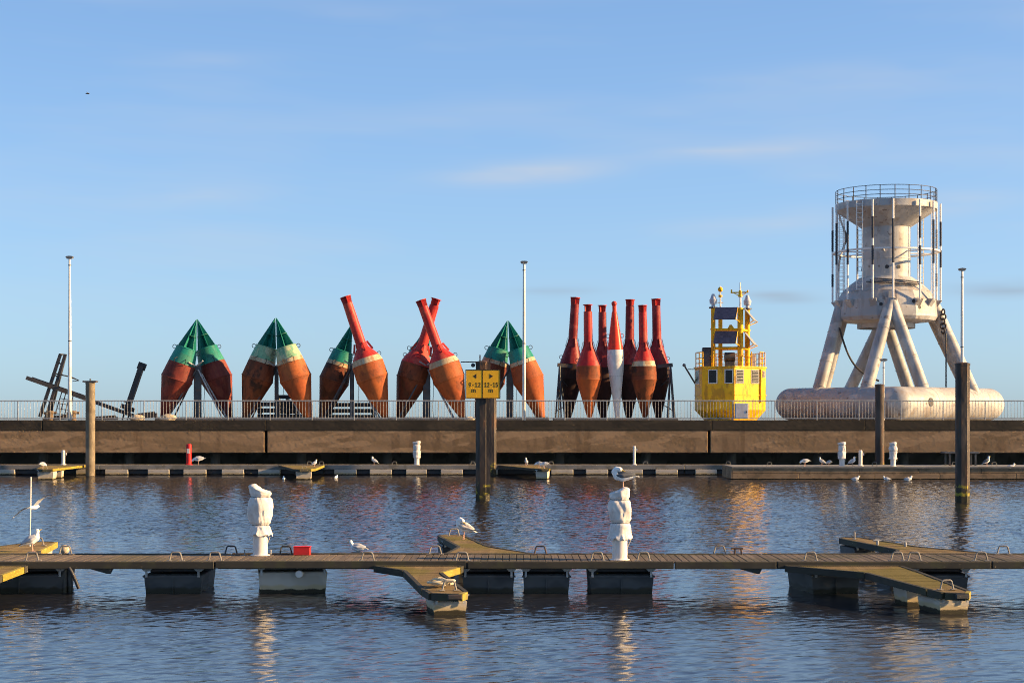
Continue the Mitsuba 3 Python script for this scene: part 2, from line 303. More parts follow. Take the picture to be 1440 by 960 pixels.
side = [water_patch(-42, -14, 15, 46, 0.25), water_patch(14, 42, 15, 46, 0.25), water_patch(-42, -23, 46, 75, 0.25), water_patch(23, 42, 46, 75, 0.25)]
outer = [sheet(-42, 42, -200, 15, 0), sheet(-3000, -42, -200, 5000, 0), sheet(42, 3000, -200, 5000, 0), sheet(-42, 42, 112, 5000, 0)]
struct('water', cat(near, far, side, outer), 'water_look', True)
struct('sea_bed', sheet(-3000, 3000, -200, 5000, -2.5), 'bed_mud')

# the pier: deck, coping, fascia panels, piles, dark rear wall
PF, DECK = 113.0, 3.44
pier = thing('concrete_pier', 'long brown concrete pier with dark coping beam above the black gap over the water', 'pier')
obj('deck', box(-90, 90, PF + 0.6, 160, DECK - 0.5, DECK), 'yard_concrete', pier)
joints = [-75, X(374, PF), X(997, PF), 80]
for a, b in zip(joints[:-1], joints[1:]):
    obj('fascia_panel', box(a + 0.10, b - 0.10, PF - 0.055, PF + 0.55, Z(636.5, PF), Z(605.5, PF), 0.03), 'concrete_fascia', pier)
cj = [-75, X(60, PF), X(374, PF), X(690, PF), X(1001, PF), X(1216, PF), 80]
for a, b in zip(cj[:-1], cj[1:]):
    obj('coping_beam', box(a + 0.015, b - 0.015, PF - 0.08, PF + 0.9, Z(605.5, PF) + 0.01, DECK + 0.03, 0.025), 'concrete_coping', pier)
for k in range(13):
    x = X(-90 + 121 * k + 30, PF + 3)
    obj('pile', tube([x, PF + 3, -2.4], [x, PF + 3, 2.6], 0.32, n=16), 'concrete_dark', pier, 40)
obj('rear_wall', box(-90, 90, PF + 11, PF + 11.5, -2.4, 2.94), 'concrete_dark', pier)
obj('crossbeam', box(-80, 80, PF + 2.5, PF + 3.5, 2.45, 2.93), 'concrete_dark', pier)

# ------------------------------------------------------------------ railing along the pier edge
rl = thing('pier_railing', 'long galvanised railing of thin upright bars along the edge of the concrete pier', 'railing')
RY = PF + 0.15; rz0, rz1 = DECK + 0.03, Z(563.5, RY)
obj('top_rail', tube([-50, RY, rz1], [50, RY, rz1], 0.035, n=8), 'steel_galvanised', rl, 40)
obj('bottom_rail', box(-50, 50, RY - 0.02, RY + 0.02, rz0 + 0.09, rz0 + 0.15), 'steel_galvanised', rl)
post_shape = mikit.ply(box(-0.035, 0.035, -0.035, 0.035, 0, rz1 - rz0, 0.008), 'steel_galvanised')
bal_shape = mikit.ply(tube([0, 0, 0.10], [0, 0, rz1 - rz0 - 0.03], 0.0145, n=6), 'steel_galvanised', 60)
per, pitch = 13, 4.55
post_px = [25 + (per * pitch) * k for k in range(-4, 29)]
rest, count = [], 0
for px in post_px:
    obj('post', post_shape, None, rl, to_world=place(X(px, RY), RY, rz0))
    for j in range(1, per):
        x = X(px + pitch * j, RY)
        if 0 <= px + pitch * j <= 1440 and count < 300: obj('baluster', bal_shape, None, rl, to_world=place(x, RY, rz0)); count += 1
        else: rest.append(tube([x, RY, rz0 + 0.10], [x, RY, rz1 - 0.03], 0.0145, n=6))
obj('baluster_run', cat(rest), 'steel_galvanised', rl, kind='stuff')

# ------------------------------------------------------------------ buoys
def lean(base, top):
    """The frame of a thing built upright along z that stands at base and points at top; and its scale-free length."""
    d = np.asarray(top, float) - np.asarray(base, float); L = np.linalg.norm(d); d /= L
    ax = np.cross([0, 0, 1.0], d); s = np.linalg.norm(ax)
    M = T().translate(list(map(float, base)))
    if s > 1e-6: M = M.rotate(list(map(float, ax / s)), math.degrees(math.atan2(s, d[2])))
    return M, L
SEED = [0]
def vane_cone(r0, z0, r1, z1, n, twist, th=0.025, slots=True):
    ms = []
    for k in range(n):
        a = twist + k * np.pi / n
        prof = [(-r0, z0), (r0, z0), (r1, z1), (-r1, z1)]
        m = trimesh.creation.extrude_polygon(Polygon(prof), th, engine='earcut')
        m.apply_translation([0, 0, -th / 2]); v = m.vertices.copy()
        m.vertices = np.stack([v[:, 0] * math.cos(a) - v[:, 2] * math.sin(a), v[:, 0] * math.sin(a) + v[:, 2] * math.cos(a), v[:, 1]], 1)
        m.fix_normals(); ms.append(m)
    return ms
def lifting_eye(parent, M, r, z, ang, bs):
    c = np.array([math.cos(ang) * (r + 0.10), math.sin(ang) * (r + 0.10), z])
    obj('lifting_eye', path_tube(ring_path(c, 0.13, 14, axis=(math.sin(ang), -math.cos(ang), 0)), 0.022, 6, True), bs, parent, True, M)
def green_buoy(base, top, label, hull, band='paint_green', pale=None, twist=0.4):
    SEED[0] += 1; sd = SEED[0]; M, L = lean(base, top); k = L / 7.25
    t = thing('conical_buoy', label, 'buoy', 'green topped conical buoys leaning on racks')
    turned('hull', [(0.0, 0), (0.24, 0.02), (0.30, 0.25), (1.10 * k, 2.9 * k), (0.93 * k, 4.05 * k)], hull, t, M, seed=sd)
    obj('weld_ring', path_tube(ring_path((0, 0, 2.9 * k), 1.10 * k, 40), 0.028, 6, True), hull, t, True, M)
    z2 = 4.32 * k if pale else 4.05 * k
    if pale: turned('pale_band', [(0.932 * k, 4.05 * k), (0.885 * k, 4.32 * k)], pale, t, M, seed=sd)
    turned('upper_shell', [((0.887 if pale else 0.932) * k, z2), (0.72 * k, 5.15 * k), (0.60 * k, 5.2 * k), (0.0, 5.22 * k)], band, t, M, seed=sd)
    obj('shell_rim', path_tube(ring_path((0, 0, 5.15 * k), 0.72 * k, 36), 0.03, 6, True), band, t, True, M)
    for q in range(3):
        obj('vane', vane_cone(0.66 * k, 5.2 * k, 0.02, L, 3, twist)[q], 'paint_green', t, False, M)
    turned('cross_plate', [(0.02, 6.05 * k), (0.40 * k, 6.05 * k), (0.40 * k, 6.08 * k), (0.02, 6.08 * k)], 'paint_green', t, M)
    for a in (0, np.pi): lifting_eye(t, M, 0.76 * k, 5.0 * k, a, 'steel_black')
    for a in (-1.9, -1.2): obj('bracket', cat(tube([1.0 * k * math.cos(a), 1.0 * k * math.sin(a), 4.0 * k], [1.2 * k * math.cos(a), 1.2 * k * math.sin(a), 4.25 * k], 0.025, n=6),
        tube([1.2 * k * math.cos(a), 1.2 * k * math.sin(a), 4.25 * k], [0.85 * k * math.cos(a), 0.85 * k * math.sin(a), 4.4 * k], 0.025, n=6)), 'steel_black', t, True, M)
    return t
def red_buoy(base, top, label, hull, neck='paint_red', pale=None, rmax=1.0, group='tall necked red buoys', neck_at=0.60, nr=0.30, fin=True):
    SEED[0] += 1; sd = SEED[0]; M, L = lean(base, top); k = L
    zs, zn = (neck_at - 0.09) * k, neck_at * k
    t = thing('spar_buoy', label, 'buoy', group)
    zr, zh = 0.335 * k, 0.455 * k
    turned('hull', [(0.0, 0), (0.17, 0.02), (0.22, 0.2), (rmax, zr), (rmax * 0.985, zh)], hull, t, M, seed=sd)
    obj('weld_ring', path_tube(ring_path((0, 0, zr), rmax, 40), 0.026, 6, True), hull, t, True, M)
    z2 = zh
    if pale:
        z2 = zh + 0.045 * k; turned('pale_band', [(rmax * 0.987, zh), (rmax * 0.86, z2)], pale, t, M, seed=sd)
    turned('shoulder', [(rmax * (0.862 if pale else 0.987), z2), (nr * 1.35, zn), (nr * 1.25, zn + 0.02)], neck, t, M, seed=sd)
    nr *= 1.08; zt = L - 0.5
    turned('neck', [(nr * 1.22, zn), (nr, zn + 0.35), (nr * 0.92, zt), (0.0, zt + 0.01)], neck, t, M, 48, seed=sd + 40)
    obj('topmark', cat(vane_cone(nr * 0.9, zt, nr * 1.02, L - 0.05, 2, 0.5 + sd)), 'paint_red', t, False, M)
    turned('top_plate', [(0.0, L - 0.05), (nr * 1.1, L - 0.05), (nr * 1.1, L - 0.01), (0.0, L)], 'paint_red', t, M, 20)
    for a in (0.2, np.pi + 0.2): lifting_eye(t, M, rmax * 0.8, zh + 0.05 * k, a, 'steel_black')
    for a in np.arange(4) * np.pi / 2 + 0.3: obj('gusset', bar([nr * 1.2 * math.cos(a), nr * 1.2 * math.sin(a), zn + 0.4], [rmax * 0.62 * math.cos(a), rmax * 0.62 * math.sin(a), zn - 0.22], 0.03, 0.14), neck, t, False, M)
    return t
BD = 119.0
def P(px, py, D=BD): return at(px, py, D)
green_buoy(P(230, 589), P(276.5, 449), 'dull red conical buoy with teal top, left one of the leftmost leaning pair', 'hull_red', twist=0.35)
green_buoy(P(323, 589, 120.6), P(277.5, 449, 120.6), 'dark red conical buoy with teal top, right one of the leftmost leaning pair', 'hull_red', twist=0.9)
green_buoy(P(345, 589), P(387, 447), 'orange red buoy with streaky green top, left one of the second leaning pair', 'hull_brown', 'paint_green_faded', 'paint_pale', twist=0.15)
green_buoy(P(434, 589, 118.2), P(388.5, 447, 118.2), 'orange rusty buoy with faded green and cream band, right one of the second leaning pair', 'hull_orange', 'paint_green_faded', 'paint_pale', twist=0.55)
green_buoy(P(453, 589, 120.4), P(495, 455, 120.4), 'brown buoy with plain teal top beside the single leaning red neck buoy', 'hull_brown', 'paint_green', 'paint_pale', twist=0.75)
red_buoy(P(543, 590, 118.2), P(485.5, 417, 118.2), 'rusty orange buoy with single long red neck leaning left over a teal topped buoy', 'hull_orange', 'paint_red', 'paint_pale', 1.12, 'red necked buoys leaning on racks', 0.58, 0.34)
green_buoy(P(561, 589, 122), P(605, 452, 122), 'green topped buoy mostly hidden behind the two crossed red neck buoys', 'hull_brown', 'paint_green', twist=0.5)
red_buoy(P(563, 590, 119.6), P(613.5, 420, 119.6), 'dark rusty buoy with red neck leaning right, rear one of the crossed pair', 'hull_brown', 'paint_red', 'paint_red', 1.12, 'red necked buoys leaning on racks', 0.58, 0.33)
red_buoy(P(652, 590, 118.2), P(591.5, 422, 118.2), 'orange and cream buoy with red neck leaning left, front one of the crossed pair', 'hull_orange', 'paint_red', 'paint_pale', 1.12, 'red necked buoys leaning on racks', 0.58, 0.33)
green_buoy(P(672, 589, 120.4), P(713.5, 451, 120.4), 'green topped buoy partly behind the yellow sign and its pile', 'hull_brown', 'paint_green', 'paint_pale', twist=0.2)
green_buoy(P(762, 589, 118.2), P(715, 451, 118.2), 'orange buoy with green top standing behind the white lamp post', 'hull_orange', 'paint_green', 'paint_pale', twist=0.6)
# the upright cluster
CB, CF = 122.0, 118.6
UG = 'red necked buoys standing upright in a cluster'
red_buoy(P(799, 590, CB), P(809, 418, CB), 'dark red upright buoy at the left end of the upright cluster', 'hull_dark', 'paint_red_deep', None, 0.86, UG, 0.62, 0.30)
red_buoy(P(848, 590, CB), P(847, 429, CB), 'dark upright buoy seen between the orange buoy and the white red one', 'hull_dark', 'paint_red_deep', None, 0.86, UG, 0.64, 0.28)
red_buoy(P(884, 590, CB), P(886, 421, CB), 'dark upright buoy standing just right of the white and red buoy', 'hull_dark', 'paint_red_deep', None, 0.86, UG, 0.62, 0.30)
red_buoy(P(926, 590, CB), P(922.5, 420, CB), 'dark upright buoy at the right end of the upright cluster', 'hull_dark', 'paint_red_deep', None, 0.86, UG, 0.62, 0.30)
red_buoy(P(829, 587, CF), P(826.5, 428, CF), 'coral and orange upright buoy in front on the left of the cluster', 'hull_orange', 'paint_red', 'paint_red', 0.88, UG, 0.62, 0.29)
red_buoy(P(907, 587, CF), P(903.5, 429, CF), 'rusty upright buoy with cream shoulder band in front on the right of the cluster', 'hull_brown', 'paint_red', 'paint_pale', 0.88, UG, 0.62, 0.28)
wb = thing('white_buoy', 'slim white spar buoy with bright red conical top between the upright red buoys', 'buoy')
M, L = lean(P(868, 588, CF), P(863.5, 423, CF)); q = L / 8.0
turned('hull', [(0, 0), (0.15, 0.02), (0.20, 0.6), (0.57, 3.6 * q), (0.585, 4.3 * q), (0.55, 4.66 * q)], 'paint_white_hull', wb, M, seed=70)
turned('red_cone', [(0.552, 4.66 * q), (0.19, 7.15 * q), (0.14, 7.3 * q), (0.14, 7.65 * q)], 'paint_red_bright', wb, M, seed=71)
obj('top_knob', ball((0, 0, 7.8 * q), 0.19), 'paint_red', wb, True, M)
for a in (-0.3, 3.3): lifting_eye(wb, M, 0.40, 5.6 * q, a, 'paint_red')

# racks that carry the leaning pairs
def rack(px, label, top_py=515, D=BD + 0.2, spread=38, twin=False):
    t = thing('buoy_rack', label, 'rack', 'steel racks under the leaning buoys')
    for k, dx in enumerate((-2.4, 2.4) if twin else (0,)):
        a, b = P(px + dx, 590.6, D), P(px + dx, top_py, D)
        obj('post', cat(bar(a, b, 0.10, 0.22), bar(a + [0, 0.11, 0], b + [0, 0.11, 0], 0.26, 0.03), bar(a - [0, 0.11, 0], b - [0, 0.11, 0], 0.26, 0.03)), 'steel_dark', t)
    for s in (-1, 1):
        for dd in (-0.7, 0.7):
            obj('brace', tube(P(px + s * 1.5, top_py + 6, D) + [0, dd * 0.3, 0], P(px + s * spread, 588, D) + [0, dd * 1.4, 0], 0.055, n=8), 'steel_galvanised' if s > 0 else 'steel_dark', t, 40)
    obj('cradle_arm', cat(tube(P(px + 1, top_py + 1, D) + [0, -0.7, 0], P(px + 11, top_py - 6, D) + [0, -1.0, 0], 0.05, n=8), tube(P(px - 1, top_py + 1, D) + [0, -0.7, 0], P(px - 9, top_py - 4, D) + [0, -1.0, 0], 0.05, n=8)), 'steel_galvanised', t, 40)
    for dd in (-1.3, 1.3):
        c = P(px, 590, D); obj('ground_beam', box(c[0] - 2.7, c[0] + 2.7, c[1] + dd - 0.14, c[1] + dd + 0.14, DECK, DECK + 0.24, 0.02), 'steel_dark', t)
    w = P(px + 8, 530, D); g = P(px + 10, 588, D)
    obj('hanging_cable', path_tube([w + (g - w) * s_ + [0.05 * math.sin(6 * s_), 0, 0] for s_ in np.linspace(0, 1, 8)], 0.02, 5), 'steel_black', t, True)
    return t
rack(278, 'dark steel rack between the two buoys of the leftmost leaning pair', 514, twin=True)
rack(389, 'dark steel rack between the two orange rusty buoys of the second pair', 514)
rack(495, 'dark steel rack under the teal topped and single red necked buoys', 512)
rack(600, 'dark steel rack under the crossed red neck buoys', 513, twin=True)
rack(717, 'dark steel rack beside the lamp post under the green topped pair', 513, twin=True)
for dx, lab in ((787, 'dark steel trestle at the left end of the upright buoy cluster'), (943, 'dark steel trestle at the right end of the upright buoy cluster')):
    t = thing('trestle', lab, 'trestle', 'trestles holding the upright buoys')
    top = P(dx, 513, CF + 1.5)
    for ax, ay in ((-6.5, -1.0), (-1, 1.3), (1.5, -1.3), (8, 1.0)):
        obj('leg', tube(top, P(dx + ax, 590.5, CF + 1.5) + [0, ay, 0], 0.06, n=8), 'steel_dark', t, 40)
    s = 1 if dx < 800 else -1
    obj('head_beam', bar(top + [-0.15 * s, 0, 0], top + [0.9 * s, 0.2, -0.1], 0.2, 0.25), 'steel_dark', t)
    obj('diagonal_brace', tube(P(dx, 530, CF + 1.5), P(dx + 14 * s, 545, CF + 1.5) + [0, 1.5, 0], 0.045, n=6), 'steel_dark', t, 40)
    obj('low_brace', tube(P(dx - 5 * s, 578, CF + 1.5), P(dx + 9 * s, 570, CF + 1.5), 0.04, n=6), 'steel_dark', t, 40)
c0, c1 = P(779, 590, CF), P(952, 590, CF)
for i, (dd, lab) in enumerate(((-0.9, 'long dark sleeper under the front of the upright buoy cluster'), (3.2, 'long dark sleeper under the rear of the upright buoy cluster'))):
    solo('sleeper', box(c0[0], c1[0], CF + dd, CF + dd + 0.3, DECK + 0.002, DECK + 0.2, 0.02), 'steel_dark', lab, 'beam')

# ------------------------------------------------------------------ yellow light-float superstructure
yp = thing('yellow_light_platform', 'yellow steel beacon platform with dark windows, four posts and solar panels on the pier', 'platform')
YD, ys = 117.6, 117.6 / F
def yq(px, dy): return np.array([(px - 720) / F * (YD + dy), YD + dy])
ring = [yq(1033, 0), yq(987, 1.25), yq(977, 3.1), yq(992, 5.0), yq(1064, 5.2), yq(1077, 2.9), yq(1070, 1.45)]
zt, zm, zb = Z(516, YD), Z(576, YD), DECK + 0.03
cen = np.mean(ring, 0)
low = [cen + (p - cen) * 0.74 for p in ring]
obj('hull', prism([tuple(p) for p in ring[::-1]], zm, zt), 'paint_yellow', yp)
n_ = len(ring); v = [[*p, zm] for p in ring] + [[*p, zb] for p in low] ; f = []
for i in range(n_):
    j = (i + 1) % n_; f += [[i, n_ + i, n_ + j], [i, n_ + j, j]]
f += [[n_, n_ + i + 1, n_ + i] for i in range(1, n_ - 1)]
mk = tri(v, f); mk.fix_normals(); obj('tapered_base', mk, 'paint_yellow', yp)
obj('deck_edge', cat([bar([*ring[i], zt + 0.03], [*ring[(i + 1) % n_], zt + 0.03], 0.16, 0.09) for i in range(n_)]), 'paint_yellow', yp)
obj('rubbing_strake', cat([bar([*ring[i], Z(555, YD)], [*ring[(i + 1) % n_], Z(555, YD)], 0.08, 0.06) for i in range(n_)]), 'paint_yellow', yp)
def face_panel(i, u0, u1, py0, py1, glass, louvre, small=False):
    a, b = ring[i], ring[(i + 1) % n_]; d = (b - a) / np.linalg.norm(b - a); nn = np.array([d[1], -d[0]])
    if nn @ (a - cen) < 0: nn = -nn
    L_ = np.linalg.norm(b - a); z0, z1 = Z(py1, YD), Z(py0, YD)
    def slab(s0, s1, za, zb_, o0, o1):
        p = [a + d * L_ * s + nn * o for s in (s0, s1) for o in (o0, o1)]
        return trimesh.convex.convex_hull(np.array([[*q_, z] for q_ in p for z in (za, zb_)]))
    fw = 0.07 / L_; w = obj('window', slab(u0, u1, z0, z1, 0.0, 0.035), 'louver_grey' if louvre else 'mast_white', yp)
    if louvre:
        nsl = 9
        for k in range(nsl):
            zz = z0 + 0.08 + (z1 - z0 - 0.16) * k / (nsl - 1)
            obj('slat', slab(u0 + fw, u1 - fw, zz - 0.012, zz + 0.022, 0.034, 0.075), 'louver_grey', w)
        obj('backing', slab(u0 + fw, u1 - fw, z0 + 0.06, z1 - 0.06, 0.03, 0.042), 'window_dark', w)
    else: obj('pane', slab(u0 + fw, u1 - fw, z0 + 0.06, z1 - 0.06, 0.02, 0.045), 'window_dark', w)
face_panel(0, 0.04, 0.30, 519, 539, True, False); face_panel(0, 0.52, 0.80, 519, 539, True, False)
face_panel(1, 0.35, 0.85, 519, 539, True, False)
face_panel(6, 0.66, 0.96, 519, 539, False, True); face_panel(6, 0.08, 0.38, 519, 539, False, True); face_panel(5, 0.2, 0.75, 520, 530, False, True)
PX = {'a': (1003, 1.6), 'b': (1013, 3.3), 'c': (1041, 1.3), 'd': (1051, 2.9)}
pz = {k: (lambda py, kk=k: np.array([*yq(PX[kk][0], PX[kk][1]), Z(py, YD)])) for k in PX}
for k, r in zip('abcd', (0.155, 0.15, 0.20, 0.18)):
    c = obj('post', cat(tube(pz[k](517), pz[k](431), r, n=20)), 'paint_yellow', yp, 40)
    for py in (462, 500): obj('flange', tube(pz[k](py), pz[k](py - 1.6), r + 0.06, n=20), 'paint_yellow', c, 40)
for py in (462, 488):
    obj('cross_frame', cat([tube(pz[a](py), pz[b](py), 0.09, n=10) for a, b in (('a', 'c'), ('b', 'd'), ('a', 'b'), ('c', 'd'))]), 'paint_yellow', yp, 40)
obj('yoke', trimesh.convex.convex_hull(np.array([[*yq(x, y), Z(p, YD)] for x, p in ((1023, 461), (1033, 461), (1029, 455), (1026, 455)) for y in (1.3, 1.5)])), 'paint_yellow', yp)
def slab4(pts, th):
    p = np.array(pts); nrm = np.cross(p[1] - p[0], p[3] - p[0]); nrm /= np.linalg.norm(nrm)
    return trimesh.convex.convex_hull(np.vstack([p, p + nrm * th]))
for (y0, y1) in ((431, 448.5), (464.5, 482.5)):
    pts = [[*yq(1006, 0.9), Z(y0, YD)], [*yq(1037.5, 0.75), Z(y0, YD)], [*yq(1034.5, 0.1), Z(y1, YD)], [*yq(1003, 0.25), Z(y1, YD)]]
    s = obj('solar_panel', slab4(pts, 0.05), 'solar_blue', yp)
    for e0, e1 in ((pts[2], pz['c'](y1 + 3)), (pts[3], pz['a'](y1 + 3)), (pts[2] , pts[1])): obj('panel_bracket', tube(e0, e1, 0.03, n=6), 'paint_yellow', s, 40)
    pts = [[*yq(1046.5, 0.9), Z(y0 + 1, YD)], [*yq(1050.5, 2.9), Z(y0 + 1, YD)], [*yq(1065.5, 3.2), Z(y1 + 0.5, YD)], [*yq(1060, 1.0), Z(y1 + 0.5, YD)]]
    s = obj('solar_panel', slab4(pts, 0.05), 'louver_grey', yp)
    for q_, dy_ in ((3, 5), (2, 7)): obj('panel_strut', tube(pts[q_], pz['d'](y1 + dy_), 0.035, n=6), 'paint_yellow', s, 40)
for k, (px, py) in {'a': (1004, 430), 'd': (1050.5, 429)}.items():
    l = obj('lantern', cat(tube(pz[k](430), pz[k](425), 0.13, n=14), tube(pz[k](425), pz[k](419), 0.24, 0.28, n=16), tube(pz[k](419), pz[k](411), 0.24, 0.10, n=16)), 'lantern_grey', yp, 40)
    obj('base_collar', tube(pz[k](431.5), pz[k](429.5), 0.3, n=16), 'steel_dark', l, 40)
m = obj('mast', tube(pz['c'](431), pz['c'](395), 0.075, 0.045, n=8), 'mast_white', yp, 40)
b0 = pz['c'](409.5)
obj('crossbar', cat(tube(b0 + [-0.65, 0.1, 0], b0 + [0.55, -0.1, 0.02], 0.05, n=6), tube(b0 + [-0.6, 0.1, 0], b0 + [-0.6, 0.1, 0.22], 0.05, n=6), tube(b0 + [0.5, -0.1, 0], b0 + [0.5, -0.1, 0.16], 0.05, n=6), tube(b0 + [-0.45, 0, -0.02], b0 + [0, 0, -0.28], 0.03, n=6), tube(b0 + [0.4, 0, -0.02], b0 + [0, 0, -0.28], 0.03, n=6), tube(b0 + [0, 0, -0.3], b0 + [0, 0, 0.15], 0.16, 0.1, n=8)), 'paint_yellow', m, 40)
m = obj('mast', tube(pz['b'](431), pz['b'](397), 0.06, 0.04, n=8), 'mast_white', yp, 40)
obj('radar_ball', cat(ball(pz['b'](402), 0.18), tube(pz['b'](413), pz['b'](410), 0.14, n=8), tube(pz['b'](421) + [-0.2, 0, 0], pz['b'](421) + [0.2, 0, 0], 0.03, n=6)), 'paint_yellow', m, 40)
dr_posts = []
for i in range(n_):
    a, b = ring[i], ring[(i + 1) % n_]; k = max(1, int(round(np.linalg.norm(b - a) / 0.8)))
    for j in range(k):
        p = cen + ((a + (b - a) * j / k) - cen) * 0.97
        if abs(p[0] - yq(1033, 0)[0]) < 0.85 and p[1] < YD + 1.2: continue
        obj('guard_post', tube([*p, zt], [*p, Z(493.5, YD)], 0.035, n=6), 'paint_yellow', yp, 40)
rin = [cen + (p - cen) * 0.97 for p in ring]
order = [rin[i] for i in (6, 5, 4, 3, 2, 1)]
for py in (493.5, 502, 509):
    obj('guard_rail', path_tube([[*p, Z(py, YD)] for p in order], 0.028, 6), 'paint_yellow', yp, True)
bx = yq(994, 2.0); obj('deck_box', box(bx[0] - 0.32, bx[0] + 0.28, bx[1] - 0.3, bx[1] + 0.3, zt, Z(487, YD), 0.03), 'steel_dark', yp)
bx = yq(1026, 2.2); obj('winch', cat(box(bx[0] - 0.3, bx[0] + 0.35, bx[1] - 0.3, bx[1] + 0.3, zt, zt + 0.45, 0.04), tube([bx[0] - 0.35, bx[1], zt + 0.75], [bx[0] + 0.35, bx[1], zt + 0.75], 0.34, n=18)), 'steel_dark', yp, 40)
bx = yq(1058, 3.4); obj('deck_box', box(bx[0] - 0.15, bx[0] + 0.2, bx[1] - 0.2, bx[1] + 0.2, zt, Z(495, YD), 0.03), 'lantern_grey', yp)
obj('boom', cat(tube([*yq(977.5, 3.1), Z(538, YD)], [*yq(962, 2.2), Z(512, YD)], 0.06, n=8), tube([*yq(968, 2.6), Z(517.5, YD)], [*yq(978, 3.1), Z(517.5, YD)], 0.03, n=6), ball([*yq(962, 2.2), Z(512, YD)], 0.12)), 'lamp_grey', yp, 40)
obj('pipe', tube([*(yq(1070, 1.35)), Z(566, YD)], [*(yq(1070, 1.35)), Z(518, YD)], 0.05, n=8), 'paint_yellow', yp, 40)
obj('bilge_fitting', cat([ball([*(low[6] * 0.35 + ring[6] * 0.65 + [-(0.25 * k), 0.0]), Z(571, YD)], 0.09) for k in range(4)]), 'steel_dark', yp, True)
cb = X(1043, PF - 0.05)
t = thing('electric_cabinet', 'lilac grey metal cabinet fixed to the railing in front of the yellow platform', 'cabinet')
obj('body', box(X(1033.5, PF), X(1052, PF), PF - 0.06, PF + 0.1, DECK + 0.12, Z(567, PF), 0.01), 'cabinet_lilac', t)
obj('door', box(X(1034.6, PF), X(1051, PF), PF - 0.085, PF - 0.055, DECK + 0.18, Z(568, PF), 0.008), 'cabinet_lilac', t)
obj('latch', box(X(1049, PF), X(1050, PF), PF - 0.11, PF - 0.08, DECK + 0.5, DECK + 0.65), 'steel_dark', t)

# ------------------------------------------------------------------ the great tower on its square ring of floats
TD = 125.0; tc = np.array([X(1246, TD), TD]); tp = TD / F
tw = thing('white_tower', 'tall weathered white steel tower with round railed platform on raking legs and thick tube base', 'tower')
TM = place(tc[0], tc[1], 0)
def tz(py): return Z(py, TD)
def tr(px): return px * tp
def tx(px, d): return (px - 720) / F * (TD + d) - tc[0]
turned('column', [(tr(33.5), tz(392)), (tr(33.5), tz(320))], 'tower_paint', tw, TM, 48)
turned('platform', [(tr(33.6), tz(321)), (tr(69), tz(297)), (tr(70.5), tz(297)), (tr(70.5), tz(287.5)), (tr(40), tz(287)), (0, tz(287))], 'tower_paint', tw, TM, 48)
turned('bell', [(tr(62), tz(412)), (tr(52), tz(402)), (tr(37), tz(391)), (tr(33.4), tz(391))], 'tower_paint', tw, TM, 48)
turned('skirt', [(tr(40), tz(455)), (tr(68), tz(452)), (tr(71), tz(447)), (tr(69), tz(424)), (tr(62), tz(411.5))], 'tower_paint', tw, TM, 16, smooth=False)
turned('inner_drum', [(tr(40), tz(462)), (tr(40), tz(450))], 'tower_paint', tw, TM, 32)
for py in (352, 366): turned('weld_band', [(tr(33.7), tz(py)), (tr(34.3), tz(py - 0.3)), (tr(34.3), tz(py - 1.2)), (tr(33.7), tz(py - 1.5))], 'tower_paint', tw, TM, 48)
for az in (-100, -72, 160, 20): obj('porthole', tube([tr(33) * math.cos(math.radians(az)), tr(33) * math.sin(math.radians(az)), tz(378)], [tr(34.2) * math.cos(math.radians(az)), tr(34.2) * math.sin(math.radians(az)), tz(378)], 0.14, n=14), 'steel_black', tw, 40, TM)
for az, py in ((-70, 428), (-62, 436), (-108, 432), (-40, 430)): obj('skirt_hole', tube([tr(66) * math.cos(math.radians(az)), tr(66) * math.sin(math.radians(az)), tz(py)], [tr(69.6) * math.cos(math.radians(az)), tr(69.6) * math.sin(math.radians(az)), tz(py)], 0.13, n=12), 'steel_black', tw, 40, TM)
# ring rail, guard rail
m, uv = lathe([(tr(69), tz(356.5)), (tr(74), tz(356.5)), (tr(74), tz(354.5)), (tr(69), tz(354.5)), (tr(69), tz(356.5))], 48)
obj('hoop_ring', m, 'pole_white', tw, True, TM)
for a in np.arange(6) * np.pi / 3 + 0.25: obj('hoop_spoke', tube([tr(33) * math.cos(a), tr(33) * math.sin(a), tz(355.5)], [tr(71) * math.cos(a), tr(71) * math.sin(a), tz(355.5)], 0.05, n=6), 'pole_white', tw, 40, TM)
for k in range(22):
    a = k * 2 * np.pi / 22 + 0.1; x, y = tr(69.5) * math.cos(a), tr(69.5) * math.sin(a)
    obj('guard_post', tube([x, y, tz(287.5)], [x, y, tz(268.5)], 0.032, n=6), 'steel_dark', tw, 40, TM)
for py in (269, 275.5, 281.5): obj('guard_rail', path_tube(ring_path((0, 0, tz(py)), tr(69.5), 48), 0.024, 6, True), 'steel_dark', tw, True, TM)
